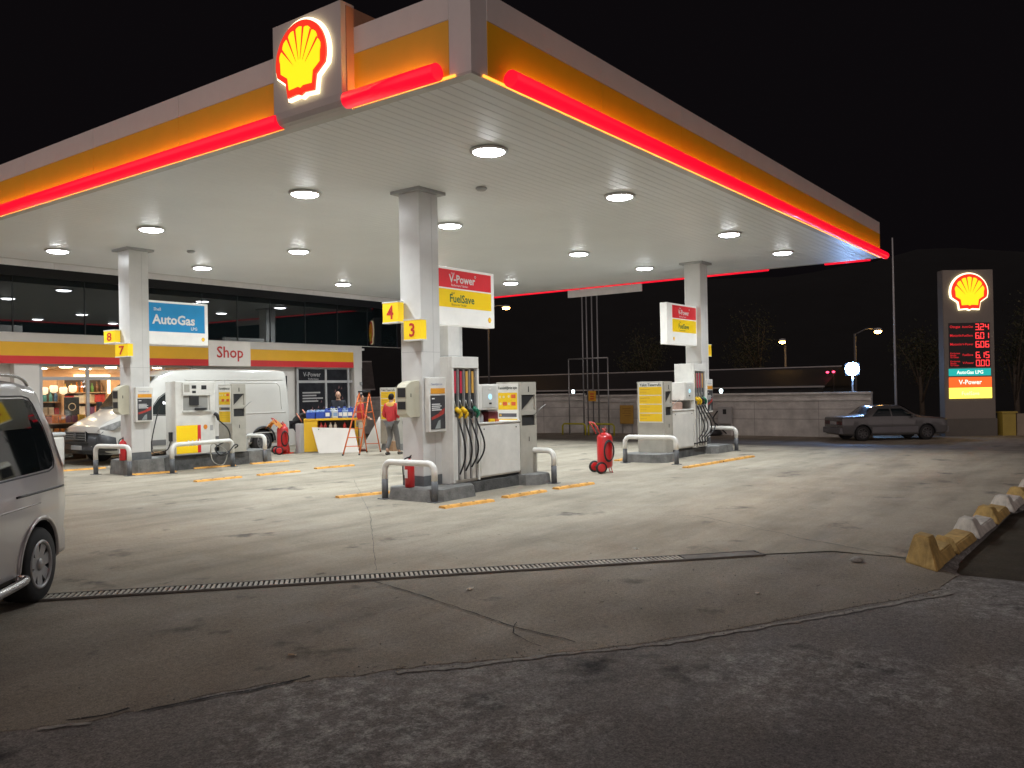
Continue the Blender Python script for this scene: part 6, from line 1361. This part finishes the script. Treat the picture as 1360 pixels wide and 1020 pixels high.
# cone
t = thing('traffic_cone', 'red traffic cone with pale bands behind the cloth covered extinguisher', 'traffic cone', (16.30, 20.62, 0))
mb = MB(); mb.lathe([(.16, .031), (.045, .86), (.02, .89)], n=20); mb.build('cone', mat('cone_red', (.75, .05, .02), .5), t)
mb = MB(); mb.lathe([(.130, .28), (.102, .48)], n=20); mb.lathe([(.085, .60), (.065, .74)], n=20); mb.build('band', TEXTW, t)
mb = MB(); mb.box(-.19, .19, -.19, .19, .002, .03, .01); mb.build('base', mat('cone_red'), t)
# ladder
lrz = math.radians(-42)
LO = Vector((16.45, 18.25, 0))
t = thing('step_ladder', 'orange step ladder standing open in front of the yellow counter', 'ladder', tuple(LO), lrz)
TOP = Vector((.62, .42, 1.80))
Fa = [Vector((.0, 0, 0)), Vector((.46, 0, 0))]; Ft = [Vector((.50, .42, 1.78)), Vector((.78, .42, 1.78))]
Fb = [Vector((.70, 1.0, 0)), Vector((1.10, 1.0, 0))]
for a, b in zip(Fa, Ft): mb = MB(); mb.tube([a, b], .021, 8); mb.build('rail', ORANGE, t)
for a, b in zip(Fb, Ft): mb = MB(); mb.tube([a, b + Vector((0, .03, -.03))], .016, 8); mb.build('rear_rail', ORANGE, t)
for q in range(1, 7):
    f_ = q / 7.2; a, b = Fa[0].lerp(Ft[0], f_), Fa[1].lerp(Ft[1], f_); mb = MB(); dx = (b - a).normalized(); mb.prism([(0, -.04), ((b - a).length, -.04), ((b - a).length, .04), (0, .04)], lambda u, v, w: a + dx * u + Vector((0, v, w)), .02); mb.build('step', ORANGE, t)
mb = MB(); mb.tube([Fb[0].lerp(Ft[0], .15), Fb[1].lerp(Ft[1], .15)], .012, 6); mb.build('brace', ORANGE, t)
mb = MB(); mb.tube([Fa[0].lerp(Ft[0], .68), Fb[0].lerp(Ft[0], .68)], .014, 6); mb.tube([Fa[1].lerp(Ft[1], .68), Fb[1].lerp(Ft[1], .68)], .014, 6); mb.build('spreader', ORANGE, t)
mb = MB(); mb.box(.46, .82, .38, .50, 1.78, 1.83, .01); mb.build('top_cap', DARK, t)
for a in Fa + Fb: mb = MB(); mb.tube([a + Vector((0, 0, .0)), a + Vector((0, 0, .05))], .026, 8); mb.build('foot', DARK, t)
# freezer by the shop window
t = thing('chest_freezer', 'white chest freezer with dark handles between the two vans', 'freezer', (9.65, 22.7, 0), 0)
mb = MB(); mb.box(-.35, 1.05, -.35, .35, .05, .80, .05, 3); mb.build('body', WHITE, t); mb = MB(); mb.box(-.37, 1.07, -.37, .37, .81, .90, .03, 3); mb.build('lid', mat('freezer_lid', (.6, .62, .62), .15), t)
mb = MB(); mb.box(.2, .5, -.392, -.371, .83, .86, .005); mb.box(.2, .5, -.372, -.351, .40, .43, .005); mb.build('handle', DARK, t)
mb = MB()
for a in (-.25, .95): mb.box(a - .03, a + .03, -.3, .3, 0, .049)
mb.build('foot', DARK, t)
print('SCENE BUILT', len(bpy.data.objects))
